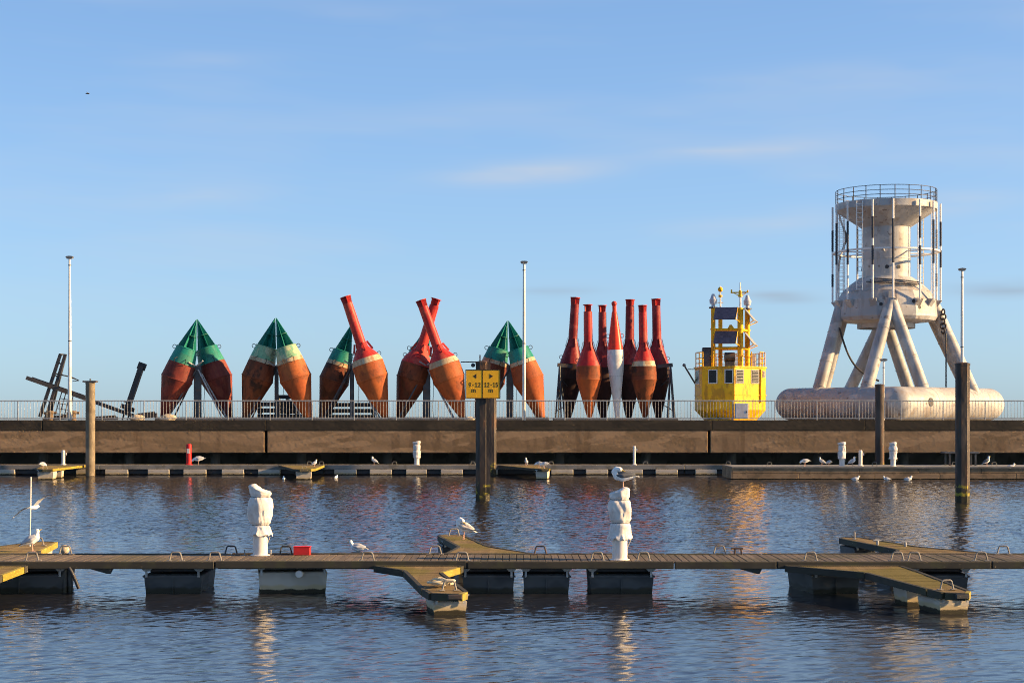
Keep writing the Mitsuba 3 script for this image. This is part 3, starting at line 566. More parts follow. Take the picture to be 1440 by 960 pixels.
# fender poles with black bands
bands = [((316, 376),), ((312, 342), (352, 378)), ((315, 375),), ((314, 348), (354, 378)), ((322, 352), (384, 402)), ((316, 374),)]
for k in range(14):
    a = math.radians(-93 + 360 / 14 * k + (2.5 if k % 2 else -2.0)); ca, sa = math.cos(a), math.sin(a); r = tr(74.5)
    y0, y1 = 426, 289
    bent = k == 9
    pts = [np.array([r * ca, r * sa, tz(py)]) for py in np.linspace(y0, y1, 15)]
    if bent:
        for p, py in zip(pts, np.linspace(y0, y1, 15)): p[:2] *= 1 - 0.16 * math.exp(-((py - 330) / 22) ** 2); p[1] += 0.0
    pole = obj('fender_pole', path_tube(pts, 0.072, 8), 'pole_white', tw, 40, TM)
    for (p0, p1) in bands[k % 6]:
        sel = [np.array([r * ca, r * sa, tz(py)]) for py in np.linspace(p1, p0, 7)]
        if bent:
            for p, py in zip(sel, np.linspace(p1, p0, 7)): p[:2] *= 1 - 0.16 * math.exp(-((py - 330) / 22) ** 2)
        obj('black_band', path_tube(sel, 0.086, 8), 'pole_black', pole, 40, TM)
    obj('foot_bracket', trimesh.convex.convex_hull(np.array([[rr * ca + s * 0.25 * sa, rr * sa - s * 0.25 * ca, zz] for rr, zz in ((r + 0.1, tz(424)), (tr(66), tz(423)), (tr(68.5), tz(435))) for s in (-1, 1)])), 'tower_paint', pole, False, TM)
for px, dy in ((-55, 1.9), (57, 1.8), (-49, -3.0), (62, -1.2), (-62, 0.6), (20, 3.4)):
    x = tr(px); rails = [tube([x + s * 0.21, dy, tz(412)], [x + s * 0.21, dy, tz(290)], 0.035, n=6) for s in (-1, 1)]
    t = obj('ladder', cat(rails), 'pole_white', tw, 40, TM)
    obj('rungs', cat([tube([x - 0.21, dy, z], [x + 0.21, dy, z], 0.02, n=5) for z in np.arange(tz(411), tz(291), 0.32)]), 'pole_white', t, 40, TM, kind='stuff')
for az in (-58, -52, -45): obj('hose_loop', path_tube([[tr(52 + 5 * s_) * math.cos(math.radians(az - 75 + 75 * s_)), tr(52 + 9 * s_) * math.sin(math.radians(az - 75 + 75 * s_)), tz(404 + 6 * s_ - (az + 58) * 0.3) + 0.25] for s_ in np.linspace(0, 1, 12)], 0.05, 6), 'steel_dark', tw, True, TM)
# base: four thick tubes in a square standing on its corner
RB = tr(45) / 2; zc = DECK + RB + 0.01; hd = tr(161) - RB
corn = [np.array([tx(1262, -hd), -hd]), np.array([tx(1413, 0) - RB, 0.3]), np.array([0.3, hd]), np.array([tx(1090, 0) + RB, -0.3])]
for i in range(4):
    a, b = np.array([*corn[i], zc]), np.array([*corn[(i + 1) % 4], zc])
    fl = obj('base_tube', tube(a, b, RB, n=40), 'tower_paint', tw, 30, TM)
    d = (b - a) / np.linalg.norm(b - a)
    for s in (0.3, 0.7): obj('weld_band', path_tube(ring_path(a + (b - a) * s, RB + 0.002, 40, d), 0.02, 5, True), 'tower_paint', fl, True, TM)
for i in range(4): obj('corner_dome', ball([*corn[i], zc], RB * 1.002, 4), 'tower_paint', tw, True, TM)
o = (corn[0] * 0.80 + corn[1] * 0.20); nn = np.array([0.7, -0.714])
obj('manhole', tube([*(o + nn * (RB - 0.05)), zc + 0.1], [*(o + nn * (RB + 0.02)), zc + 0.1], 0.30, n=20), 'steel_black', tw, 40, TM)
# legs: a V at every corner
legs = [((1253, 426, -3.5), (1216, 548, -5.2)), ((1253, 426, -3.5), (1301, 548, -5.0)), ((1240, 450, 3.0), (1190, 548, 5.0)), ((1246, 450, 3.0), (1281, 548, 5.0)),
        ((1182, 432, -0.4), (1149, 548, -2.0)), ((1185, 445, 1.0), (1155, 548, 2.4)), ((1315, 432, -0.4), (1371, 548, -1.6)), ((1311, 445, 1.0), (1365, 548, 2.6))]
for (x0, y0, d0), (x1, y1, d1) in legs:
    a = np.array([tx(x0, d0), d0, tz(y0)]); b = np.array([tx(x1, d1), d1, tz(y1) - 0.5])
    lg = obj('leg', tube(a, b, tr(8.0), tr(8.8), n=24), 'tower_paint', tw, 40, TM)
    for q in (0.3, 0.62, 0.9): obj('weld_band', path_tube(ring_path(a + (b - a) * q, tr(8.0 + 0.8 * q) + 0.004, 32, b - a), 0.03, 5, True), 'tower_paint', lg, True, TM)
obj('apex_plate', trimesh.convex.convex_hull(np.array([[tx(x, y), y, tz(p)] for x, p in ((1250, 414), (1256, 414), (1246, 450), (1262, 450)) for y in (-3.6, -3.3)])), 'tower_paint', tw, False, TM)
obj('chain_shackle', cat([path_tube(ring_path([tr(1321 - 1246), -1.1, tz(440 + 6.5 * k)], 0.20, 14, (0, 1, 0) if k % 2 else (1, 0.3, 0)), 0.06, 6, True) for k in range(5)]), 'steel_black', tw, True, TM)
obj('hanging_rope', cat(path_tube([[tr(1324 - 1246), -1.3, tz(470 + 75 * s_)] for s_ in np.linspace(0, 1, 6)], 0.06, 6)), 'steel_dark', tw, True, TM)
obj('slack_cable', path_tube([[tr(1176 + 30 * s_ + 25 * s_ ** 3 - 1246), -1.2, tz(462 + 74 * s_ - 18 * math.sin(s_ * 3.14) * -0.6)] for s_ in np.linspace(0, 1, 14)], 0.07, 6), 'steel_black', tw, True, TM)

# ------------------------------------------------------------------ lamp posts
def lamp_post(px, D, py0, py1, label, r0=0.13, r1=0.075, heads=2):
    t = thing('lamp_post', label, 'lamp post', None)
    a, b = at(px, py1, D), at(px, py0, D); a[2] = min(a[2], DECK + 0.03)
    obj('mast', tube(a, b, r0, r1, n=14), 'mast_white', t, 40)
    obj('base_plate', box(a[0] - 0.2, a[0] + 0.2, D - 0.2, D + 0.2, a[2], a[2] + 0.03), 'steel_galvanised', t)
    obj('collar', cat(tube(a + (b - a) * 0.49, a + (b - a) * 0.496, r0 * 0.86, n=14), tube(b - [0, 0, 0.46], b - [0, 0, 0.40], r1 + 0.025, n=12)), 'steel_dark', t, 40)
    for s in ((-1, 1) if heads == 2 else (-1,)):
        h = obj('lamp_head', trimesh.convex.convex_hull(np.array([[b[0] + s * x, D + y, b[2] + z] for x, z in ((0.0, 0.02), (0.21, 0.06), (0.25, 0.13), (0.18, 0.17), (0.0, 0.19)) for y in (-0.16, 0.16)])), 'lamp_grey', t)
        obj('lens', box(b[0] + s * 0.12 - 0.07, b[0] + s * 0.12 + 0.07, D - 0.12, D + 0.12, b[2] + 0.005, b[2] + 0.04), 'louver_grey', h)
lamp_post(98, PF + 0.5, 364, 592, 'tall white lamp post beside the dark twisted steelwork')
lamp_post(737, PF + 0.5, 371, 592, 'tall white lamp post in front of the orange buoy right of the yellow sign')
lamp_post(1353, PF + 0.5, 381, 592, 'tall pale lamp post rising behind the thick dark pile in front of the tower')
lamp_post(1242.5, PF + 4.0, 508, 592, 'short thin lamp post under the legs of the white tower', 0.07, 0.05)

# ------------------------------------------------------------------ dark wreckage at the left
WD = 118.0
t = thing('fallen_lattice_mast', 'black twisted lattice mast lying tilted at the left end of the pier', 'wreckage')
obj('long_beam', cat(bar(P(37, 531, WD), P(192, 586, WD + 1), 0.22, 0.26), bar(P(45, 531, WD + .5), P(120, 557, WD + .7), 0.10, 0.12)), 'steel_black', t)
for dx in (0, 7): obj('mast_chord', bar(P(85 + dx, 498, WD + 0.4), P(56 + dx * 1.3, 586, WD + 0.2), 0.2, 0.2), 'steel_black', t)
obj('mast_chord', bar(P(92, 499, WD + 1.2), P(70, 586, WD + 1.0), 0.17, 0.17), 'steel_black', t)
obj('top_crosspiece', bar(P(84, 498, WD + 0.4), P(93, 499, WD + 1.0), 0.13, 0.1), 'steel_black', t)
for k in range(5):
    s_ = 0.12 + k * 0.2; a = P(85 - 29 * s_, 498 + 88 * s_, WD + 0.4); b = P(92 - 26 * s_, 498 + 88 * s_, WD + 0.5); obj('lattice_strut', bar(a, b + [0, 0, -0.3], 0.09), 'steel_black', t)
obj('side_frame', cat(bar(P(77, 525, WD), P(100, 530, WD + .3), 0.09), bar(P(100, 530, WD + .3), P(111, 535, WD + .4), 0.08), bar(P(83, 525, WD), P(111, 535, WD + .4), 0.05), bar(P(102, 536, WD), P(111, 535, WD), 0.05)), 'steel_black', t)
for x0, x1 in ((87, 76), (93, 83), (99, 90), (104, 96)): obj('ladder_rail', bar(P(x0, 551, WD + .3), P(x1, 587, WD + .1), 0.06), 'steel_black', t)
obj('ladder_rung', cat([bar(P(84 - k * 2.2, 560 + k * 7, WD + .2), P(104 - k * 2.2, 563 + k * 7, WD + .2), 0.05) for k in range(4)]), 'steel_black', t)
t = thing('leaning_stub_post', 'short thick black post leaning right with jagged hinge at its foot', 'post')
obj('shaft', bar(P(199.5, 514, WD + 1.6), P(178, 578, WD + 1.6), 0.42, 0.36), 'steel_black', t)
obj('end_plate', bar(P(194, 513, WD + 1.6), P(205, 517, WD + 1.6), 0.12, 0.5), 'steel_black', t)
obj('hinge', cat(bar(P(170, 570, WD + 1.4), P(189, 577, WD + 1.4), 0.12, 0.3), bar(P(174, 565, WD + 1.3), P(186, 566, WD + 1.3), 0.06), bar(P(176, 577, WD + 1.3), P(172, 590, WD + 1.3), 0.09), bar(P(183, 578, WD + 1.3), P(179, 590, WD + 1.3), 0.09)), 'steel_black', t)
for x0, y0, x1, y1, w, lab in ((128, 588.5, 166, 588, 0.2, 'low black scrap beam lying just right of the tan pile'), (192, 585, 221, 583.5, 0.3, 'black scrap beam lying between the leaning post and the leftmost buoy'), (60, 589, 98, 587, 0.22, 'black scrap beam lying under the twisted lattice mast')):
    t = thing('scrap_metal', lab, 'scrap', None)
    obj('flange', cat(bar(P(x0, y0, WD - 1), P(x1, y1, WD - 1), w * 0.5, w)), 'steel_black', t); obj('web', bar(P(x0 + 1, y0 - 1, WD - 0.8), P(x1 - 3, y1 - 2.5, WD - 0.6), 0.06, w * 0.9), 'steel_black', t)
def bollard(px, label):
    t = thing('bollard', label, 'bollard', None); c = P(px, 590, PF + 2.5)
    turned('stem', [(0.24, 0), (0.20, 0.1), (0.17, 0.45), (0.26, 0.52), (0.26, 0.6), (0.2, 0.66), (0, 0.68)], 'timber_brown', t, place(c[0], c[1], DECK), 20)
    obj('arm', tube([c[0] - 0.42, c[1], DECK + 0.5], [c[0] + 0.42, c[1], DECK + 0.52], 0.09, n=10), 'timber_brown', t, 40)
bollard(71, 'rusty brown mooring bollard left of the white lamp post'); bollard(103, 'rusty brown mooring bollard just right of the white lamp post')
def rock(px, label, w, D=PF + 2):
    m = trimesh.creation.icosphere(subdivisions=3); p = m.vertices; m.vertices = p * (0.8 + 0.5 * meshkit.fbm(p * 1.8 + px, 3))[:, None] * [w, w * 0.7, w * 0.45]
    c = P(px, 590, D); m.apply_translation([c[0], D, DECK + w * 0.3]); solo('rubble_heap', m, 'stone_pale', label, 'rubble', smooth=True)
rock(193, 'small pale rubble heap at the foot of the leaning black post', 0.5); rock(236, 'pale rubble heap under the leftmost leaning buoy', 0.55); rock(660, 'pale rubble heap behind the railing just left of the sign pile', 0.35)
def bundle(px0, px1, py0, py1, label, D, rows):
    t = thing('pallet_stack', label, 'stack', None); x0, x1 = X(px0, D), X(px1, D); h = (Z(py0, D) - DECK) / rows
    for k in range(rows):
        z = DECK + h * k
        for j in range(2): obj('board', box(x0 + 0.03 * j, x1 - 0.02 * k, D + j * 0.9, D + j * 0.9 + 0.3, z + h * 0.30, z + h * 0.98, 0.01), 'steel_black', t)
        for j in range(3): xx = x0 + (x1 - x0 - 0.2) * j / 2; obj('bearer', box(xx + 0.02, xx + 0.18, D + 0.08, D + 1.1, z + 0.002, z + h * 0.30), 'pontoon_grey' if k else 'steel_dark', t)
bundle(362, 431, 565, 590, 'low black stack of boards behind the railing under the second buoy pair', BD + 2.5, 3)
bundle(388, 418, 555, 565, 'high dark stack of boards seen behind the second rack post', BD + 4.5, 5)
bundle(462, 526, 566, 590, 'low black stack of boards behind the railing under the third buoy pair', BD + 2.5, 3)

# ------------------------------------------------------------------ steel piles standing in the water
def pile(px, D, py_top, wpx, label, flat=False, look='pile_steel'):
    t = thing('mooring_pile', label, 'pile', None); x = X(px, D); r = wpx / 2 / F * D; zt_ = Z(py_top, D)
    sides, rz, k = (8, 22.5, 1.06) if flat else (36, 0, 1.0)
    turned('shaft', [(r * k, -2.4), (r * k, zt_ - 0.02), (r * k - 0.02, zt_)], look, t, place(x, D, 0, rz), sides, smooth=not flat)
    turned('cap', [(r * k + 0.015, zt_ - 0.10), (r * k + 0.02, zt_), (r * 0.5, zt_ + 0.05), (0, zt_ + 0.06)], look, t, place(x, D, 0, rz), sides, smooth=not flat)
    return t, x, r, zt_
t, x, r, zz = pile(127, 106.8, 538, 13, 'tan round pile at the left of the far pontoon, near the white lamp post', False, 'pile_tan')
obj('cap_plate', cat(box(x - 0.42, x + 0.42, 106.5, 107.1, zz + 0.02, zz + 0.12), tube([x, 106.8, zz], [x, 106.8, zz + 0.25], 0.05, n=8)), 'steel_dark', t)
t, x, r, zz = pile(679, 73.6, 509, 20, 'thick dark pile in open water that carries the yellow sign', True)
obj('top_bracket', cat(bar([x - 0.95, 73.5, zz + 0.0], [x - 0.2, 73.5, zz + 0.0], 0.06, 0.04), ball([x - 0.42, 73.5, zz - 0.14], 0.09), bar([x - 0.12, 73.4, zz], [x - 0.12, 73.4, zz + 0.3], 0.06)), 'steel_dark', t)
obj('edge_plate', box(x + r - 0.30, x + r + 0.02, 73.6 - r * 0.9, 73.6 - r * 0.9 + 0.05, 0.3, zz), 'pile_steel', t)
pile(692.5, 106.5, 545, 11, 'slim brown pile behind the sign pile at the far pontoon', True)
pile(1237, 106.8, 541, 12.5, 'brown pile at the far pontoon in front of the white tower base')
pile(1353.5, 72.4, 511, 19, 'thick dark pile in open water at the right, under the pale lamp post', True)

# the yellow sign
SD = 73.6 - 0.40
sg = thing('yellow_sign', 'yellow double sign with arrows reading 9-12 m and 12-15 m on the thick pile', 'sign')
sx0, sxm, sx1 = X(655, SD), X(678.6, SD), X(703, SD); sz0, sz1 = Z(559.5, SD), Z(520.5, SD)
for (a, b, txt, arrow) in ((sx0, sxm, '9-12', -1), (sxm, sx1, '12-15', 1)):
    pn = obj('panel', box(a + 0.012, b - 0.012, SD, SD + 0.03, sz0, sz1, 0.004), 'sign_yellow', sg)
    mid, w = (a + b) / 2, b - a
    def put(m, cx, cz):
        m = moved(m, trimesh.transformations.rotation_matrix(np.pi / 2, [1, 0, 0])); lo, hi = m.bounds
        m.apply_translation([cx - (lo[0] + hi[0]) / 2, SD - 0.012 - hi[1] + 0.010, cz - (lo[2] + hi[2]) / 2]); return m
    tm = meshkit.text_mesh(txt, 0.185, 0.008, bold=True); tm.apply_scale([(0.50 if len(txt) == 4 else 0.585) / tm.extents[0], 1, 1])
    obj('lettering', put(tm, mid + (0.0 if arrow > 0 else 0.02), Z(541, SD)), 'sign_black', pn)
    obj('lettering', put(meshkit.text_mesh('m', 0.175, 0.008, bold=True), mid - (0.02), Z(549.5, SD)), 'sign_black', pn)
    ar = prism([(-0.07 * arrow, -0.105), (0.085 * arrow, 0), (-0.07 * arrow, 0.105)], 0, 0.008)
    obj('arrow', put(ar, mid + (0 if arrow > 0 else 0.02), Z(529, SD)), 'sign_black', pn)
obj('frame', cat(box(sx0 - 0.02, sx1 + 0.02, SD - 0.014, SD + 0.05, sz1 + 0.002, sz1 + 0.03), box(sx0 - 0.02, sx1 + 0.02, SD - 0.014, SD + 0.05, sz0 - 0.03, sz0 - 0.002), box(sx0 - 0.02, sx0 + 0.008, SD - 0.013, SD + 0.05, sz0, sz1), box(sx1 - 0.008, sx1 + 0.02, SD - 0.013, SD + 0.05, sz0, sz1), box(sxm - 0.01, sxm + 0.01, SD - 0.013, SD + 0.04, sz0, sz1)), 'sign_black', sg)
obj('fixing_rail', cat([box(sx0 + 0.1, sx1 - 0.1, SD + 0.051, SD + 0.11, z, z + 0.06) for z in (sz0 + 0.25, sz1 - 0.3)]), 'steel_galvanised', sg)

# ------------------------------------------------------------------ near pontoon
ZD = 0.65
def hoop(parent, x, y, z, w=0.26, h=0.17, rz=0.0, bs='steel_hoop'):
    pts = []
    raw = [(-w / 2, 0), (-w / 2 + 0.038, h - 0.022), (-w / 2 + 0.062, h), (w / 2 - 0.062, h), (w / 2 - 0.038, h - 0.022), (w / 2, 0)]
    for (a, b), (c, d) in zip(raw[:-1], raw[1:]): pts += [(a + (c - a) * s_, b + (d - b) * s_) for s_ in (0, 0.5)]
    pts.append(raw[-1])
    k = obj('mooring_hoop', cat(path_tube([(a, 0, b) for a, b in pts], 0.017, 8), box(-w / 2 - 0.05, -w / 2 + 0.05, -0.04, 0.04, 0, 0.012), box(w / 2 - 0.05, w / 2 + 0.05, -0.04, 0.04, 0, 0.012)), bs, parent, 40, place(x, y, z, rz))
    return k
def float_box(parent, x0, x1, y0, y1, bs, z1=0.50, rz=0.0):
    cx, cy = (x0 + x1) / 2, (y0 + y1) / 2; a, b = (x1 - x0) / 2, (y1 - y0) / 2
    m = trimesh.convex.convex_hull(np.array([[sx * (a - ta) , sy * (b - ta), z] for sx in (-1, 1) for sy in (-1, 1) for z, ta in ((-0.35, 0.07), (z1 - 0.02, 0.0), (z1, 0.02))]))
    M_ = place(cx, cy, 0, rz)
    k = obj('float', m, bs, parent, False, M_)
    if bs == 'float_black':
        obj('rib', cat([box(xx - 0.012, xx + 0.012, -b - 0.012, -b + 0.05, -0.05, z1 - 0.05) for xx in (0,)]), bs, k, False, M_)
        obj('lip', cat(box(-a - 0.02, a + 0.02, -b - 0.025, -b + 0.03, z1 - 0.06, z1 - 0.022)), bs, k, False, M_)
    for s in (-1, 1): obj('hanger', cat(trimesh.convex.convex_hull(np.array([[s * (a - 0.06) + dx, yy, z1 + dz] for dx, dz in ((-0.10, 0.112), (0.10, 0.112), (0.05, 0.06), (-0.05, 0.06)) for yy in (-b - 0.02, -b + 0.06)])), box(s * (a - 0.06) - 0.022, s * (a - 0.06) + 0.022, -b - 0.06, -b - 0.035, z1 - 0.05, z1 + 0.07)), 'steel_galvanised', k, False, M_)
    return k
def walkway(label, y0, y1, z, joints, th=0.115):
    t = thing('pontoon_walkway', label, 'pontoon')
    return t
nw = walkway('long near pontoon walkway of weathered planks on black floats across the foreground', 34.2, 36.2, ZD, None)
pw, gap = 0.134, 0.0115
x = -13.0; variants = [mikit.ply(box(0, pw, 34.26, 36.14, -0.032, 0.0, 0.004), 'deck_wood'), mikit.ply(box(0, pw, 34.262, 36.135, -0.032, 0.003, 0.004), 'deck_wood'), mikit.ply(box(0.001, pw - 0.002, 34.255, 36.142, -0.034, -0.003, 0.005), 'deck_wood')]
while x < 13.0:
    obj('plank', variants[random.randrange(3)], None, nw, to_world=T().translate([x, 0.0, ZD])); x += pw + gap
secs = [-13.0, -5.95, -0.9, 3.25, 5.3, 9.6, 13.0]
for a, b in zip(secs[:-1], secs[1:]):
    off = random.uniform(-0.012, 0.012)
    obj('edge_beam', box(a + 0.012, b - 0.012, 34.13 + off, 34.25, ZD - 0.135 + off, ZD + 0.012 + off, 0.012), 'edge_beam', nw)
    obj('edge_beam', box(a + 0.012, b - 0.012, 36.146, 36.26 + off, ZD - 0.135, ZD + 0.014 + off, 0.012), 'edge_beam', nw)
    obj('under_frame', cat(box(a + 0.03, b - 0.03, 34.35, 34.45, ZD - 0.15, ZD - 0.037), box(a + 0.03, b - 0.03, 35.9, 36.0, ZD - 0.15, ZD - 0.037), [box(q, q + 0.08, 34.452, 35.898, ZD - 0.13, ZD - 0.038) for q in np.arange(a + 0.2, b - 0.2, 1.2)]), 'steel_dark', nw)
fl = [(-10.9, -9.15, 'float_black', 6), (-7.42, -6.25, 'float_black', 0), (-5.23, -3.85, 'concrete_float', 9), (-1.0, 0.05, 'float_black', 0), (0.22, 1.17, 'float_black', 0), (1.56, 2.86, 'float_black', 0),
      (5.91, 6.91, 'float_black', 9), (8.05, 9.2, 'float_black', 0), (11.0, 12.3, 'float_black', 0)]
for a, b, bs, rz in fl:
    zt_ = 0.385 if bs == 'float_black' else 0.43
    float_box(nw, a, b, 34.4, 36.0, bs, zt_, rz)
    obj('float_cradle', box(-(b - a) / 2 + 0.1, (b - a) / 2 - 0.1, -0.72, 0.75, zt_ + 0.04, ZD - 0.152, 0.02), 'steel_black', nw, False, place((a + b) / 2, 35.2, 0, rz))
obj('white_mark', tube([X(421, 34.38), 34.44, 0.40], [X(421, 34.38), 34.30, 0.40], 0.07, n=20), 'pedestal_white', nw, 40)
for px, py in ((45, 789), (247, 788), (302, 788), (517, 789), (650, 789), (840, 788), (905, 788), (1140, 790), (1286, 790), (1380, 791), (1262, 783)): hoop(nw, X(px, 34.35), 34.36, ZD + 0.012)
for px in (92, 325, 402, 612, 760, 1012, 1411): hoop(nw, X(px, 36.05), 36.05, ZD + 0.012, bs='steel_dark' if px in (325, 402, 760) else 'steel_hoop')
obj('corner_cleat', cat(*[cat(tube([X(1038 + s * 5, 36.0), 36.0, ZD], [X(1038 + s * 4, 36.0), 36.0, ZD + 0.14], 0.02, n=6)) for s in (-1, 1)], tube([X(1028, 36), 36.0, ZD + 0.14], [X(1045, 36), 36.0, ZD + 0.14], 0.022, n=6)), 'steel_dark', nw, 40)
obj('stud', cat([tube([X(px, 36.0), 36.0, ZD], [X(px, 36.0), 36.0, ZD + 0.11], 0.012, n=6) for px in (344, 381)]), 'steel_galvanised', nw, 40)
obj('fender_hose', path_tube([[X(97 + 14 * s_, 34.1), 34.08, ZD - 0.10 - 0.42 * s_ ** 1.3] for s_ in np.linspace(0, 1, 8)], 0.035, 8), 'steel_black', nw, True)
for px in (97, 141, 1105, 1120, 1135): pass
for px0 in (98, 838): obj('pipe_bundle', cat([tube([X(px0 + k * 6 - 8, 34.6), 34.6 + 0.1 * k, -0.4], [X(px0 + k * 6 - 8, 34.6), 34.6 + 0.1 * k, ZD - 0.14], 0.06, n=10) for k in range(2)]), 'float_black', nw, 40)
obj('sag_bracket', cat([trimesh.convex.convex_hull(np.array([[X(px, 34.5) + dx, y, ZD - dz] for dx, dz in ((-0.28, 0.14), (0.28, 0.14), (0.22, 0.26), (0.14, 0.26)) for y in (34.5, 34.56)])) for px in (1053, 140, 560)]), 'steel_dark', nw)

def finger(poly, tip, label, z=ZD, yellow=(), name_wood='finger_wood', floats=(), hoops=(), plank=0.14, th=0.13, group=None, tilt=None):
    """A mooring finger: planks across it cut to its outline, beams along its edges; every edge numbered in yellow is a yellow-painted beam."""
    t = thing('finger_pontoon', label, 'pontoon', group); W_ = None if tilt is None else T().translate([0, tilt[0], z]).rotate([1, 0, 0], tilt[1]).translate([0, -tilt[0], -z])
    P_ = Polygon(poly); inner = P_.buffer(-0.045, join_style=2); x0, y0, x1, y1 = P_.bounds; y = y0
    while y < y1:
        s_ = inner.intersection(Polygon([(x0 - 1, y), (x1 + 1, y), (x1 + 1, y + plank - 0.008), (x0 - 1, y + plank - 0.008)]))
        for g in getattr(s_, 'geoms', [s_]):
            if g.geom_type == 'Polygon' and g.area > 0.004: obj('plank', prism(list(g.exterior.coords)[:-1], z - 0.032, z + random.uniform(-0.003, 0.003)), name_wood, t, to_world=W_)
        y += plank
    n = len(poly)
    for i in range(n):
        a, b = np.array(poly[i]), np.array(poly[(i + 1) % n]); d = (b - a) / np.linalg.norm(b - a); e = 0.02
        obj('edge_beam', bar([*(a + d * e), z - th / 2 + 0.012], [*(b - d * e), z - th / 2 + 0.012], 0.075, th), 'edge_yellow' if i in yellow else 'edge_beam', t, to_world=W_)
    lift = lambda y: 0.0 if tilt is None else (y - tilt[0]) * math.tan(math.radians(tilt[1]))
    for (cx, cy, w, l, rz, bs) in floats: float_box(t, cx - w / 2, cx + w / 2, cy - l / 2, cy + l / 2, bs, z - 0.153 + lift(cy - l / 2), rz)
    for (hx, hy, rz) in hoops: hoop(t, hx, hy, z + 0.01 + lift(hy), rz=rz)
    return t
FT = dict(z=0.58, tilt=(34.1, 2.8))
f3 = finger([(-2.75, 34.1), (-2.10, 33.4), (-1.61, 30.97), (-1.45, 30.45), (-0.92, 30.30), (-0.82, 30.6), (-1.38, 33.1), (-1.05, 33.85), (-1.0, 34.1)], None,
       'mossy front finger pontoon with rope heap on its tip, left of centre', yellow=(6, 4), floats=[(-1.20, 31.05, 0.62, 0.95, 11, 'concrete_float')], hoops=[(-1.13, 30.75, 11)], **FT)
f5 = finger([(5.45, 34.1), (6.87, 33.1), (7.55, 30.95), (7.72, 30.5), (8.10, 30.40), (8.22, 30.7), (7.90, 33.3), (7.75, 34.1)], None, 'mossy front finger pontoon reaching toward the viewer at the right', yellow=(4,),
       floats=[(7.88, 31.2, 0.58, 0.9, 12, 'concrete_float'), (7.62, 32.35, 0.58, 0.6, 12, 'concrete_float')], hoops=[(7.86, 30.85, 12)], **FT)
f2 = finger([(-1.39, 36.3), (-1.18, 38.2), (-1.80, 41.9), (-1.60, 42.35), (-1.25, 42.3), (-0.56, 38.4), (0.42, 36.3)], None, 'rear finger pontoon left of centre with speckled gull standing on its tip', floats=[(-1.45, 41.4, 0.6, 1.1, 9, 'float_black'), (-1.0, 38.9, 0.6, 0.9, 9, 'float_black')], hoops=[(-1.42, 41.75, 9)])
f4 = finger([(8.2, 36.3), (8.45, 37.4), (7.87, 40.9), (8.02, 41.3), (8.42, 41.25), (9.1, 38.2), (10.2, 36.3)], None, 'rear finger pontoon at the right with small cleats along its deck', floats=[(8.2, 40.5, 0.52, 1.0, 9, 'float_black'), (8.6, 38.3, 0.6, 0.9, 9, 'float_black')], hoops=[(8.15, 40.6, 80)])
obj('cleat', cat([cat(tube([x, y, ZD], [x, y, ZD + 0.1], 0.03, n=8), tube([x - 0.09, y, ZD + 0.1], [x + 0.09, y, ZD + 0.1], 0.022, n=6)) for x, y in ((8.33, 38.9), (8.85, 38.4))]), 'steel_galvanised', f4, 40)
f1 = finger([(-12.1, 36.3), (-11.35, 39.0), (-10.95, 39.9), (-10.6, 39.7), (-10.25, 37.0), (-10.1, 36.3)], None, 'rear finger pontoon at the left edge with white gull on it', yellow=(3,), floats=[(-10.9, 39.0, 0.6, 1.0, 5, 'concrete_float')], hoops=[(-10.72, 38.6, 0)])
f0 = finger([(-11.4, 34.1), (-10.9, 30.4), (-10.2, 30.3), (-9.85, 30.6), (-9.80, 32.7), (-9.72, 33.9), (-9.70, 34.1)], None, 'front finger pontoon cut off by the left picture edge, with yellow edge', yellow=(4,), floats=[(-10.4, 31.0, 0.7, 1.0, 0, 'concrete_float')], **FT)
# bumper blocks on the two front tips
for t, (x, y, rz) in ((f3, (-1.02, 30.31, 8)), (f5, (8.0, 30.42, 12))):
    obj('end_bumper', box(-0.13, 0.13, -0.09, -0.03, -0.09, 0.0, 0.015), 'steel_black', t, False, place(x, y, 0.40, rz))
# rope heap on the finger tip
pts = []
for k in range(90):
    a = k * 0.42; r = 0.10 + 0.06 * math.sin(k * 0.37) + 0.03 * math.sin(k * 1.3); pts.append([-1.28 + 1.4 * r * math.cos(a) + 0.06 * math.sin(k * 0.21), 31.2 + 1.2 * r * math.sin(a), 0.465 + 0.03 + 0.0011 * k + 0.015 * math.sin(k * 0.9)])
solo('rope_heap', path_tube(pts, 0.020, 7), 'rope', 'tangled pale rope heap on the tip of the mossy front finger pontoon', 'rope', smooth=True)
t = thing('red_box', 'plain red box at the rear edge of the near pontoon right of the wrapped pedestal', 'box')
bx0, bx1 = X(413.5, 36.0), X(436.5, 36.0)
obj('body', box(bx0, bx1, 35.9, 36.12, ZD + 0.002, Z(769, 36.0), 0.008), 'box_red', t); obj('lid', box(bx0 - 0.008, bx1 + 0.008, 35.892, 36.128, Z(769, 36.0) + 0.001, Z(768, 36.0) + 0.006, 0.006), 'box_red', t)
solo('marker_pole', tube([X(42, 38.5), 38.5, ZD], [X(43.5, 38.5), 38.5, Z(670, 38.5)], 0.018, 0.014, n=8), 'mast_white', 'thin pale pole standing upright beside the white gull at the left edge', 'pole', smooth=40)
solo('mooring_ball', ball([X(91, 36.9), 36.9, ZD + 0.05], 0.10, 3), 'stone_pale', 'round pale fender ball behind the near pontoon hoop at the left', 'fender', smooth=True)

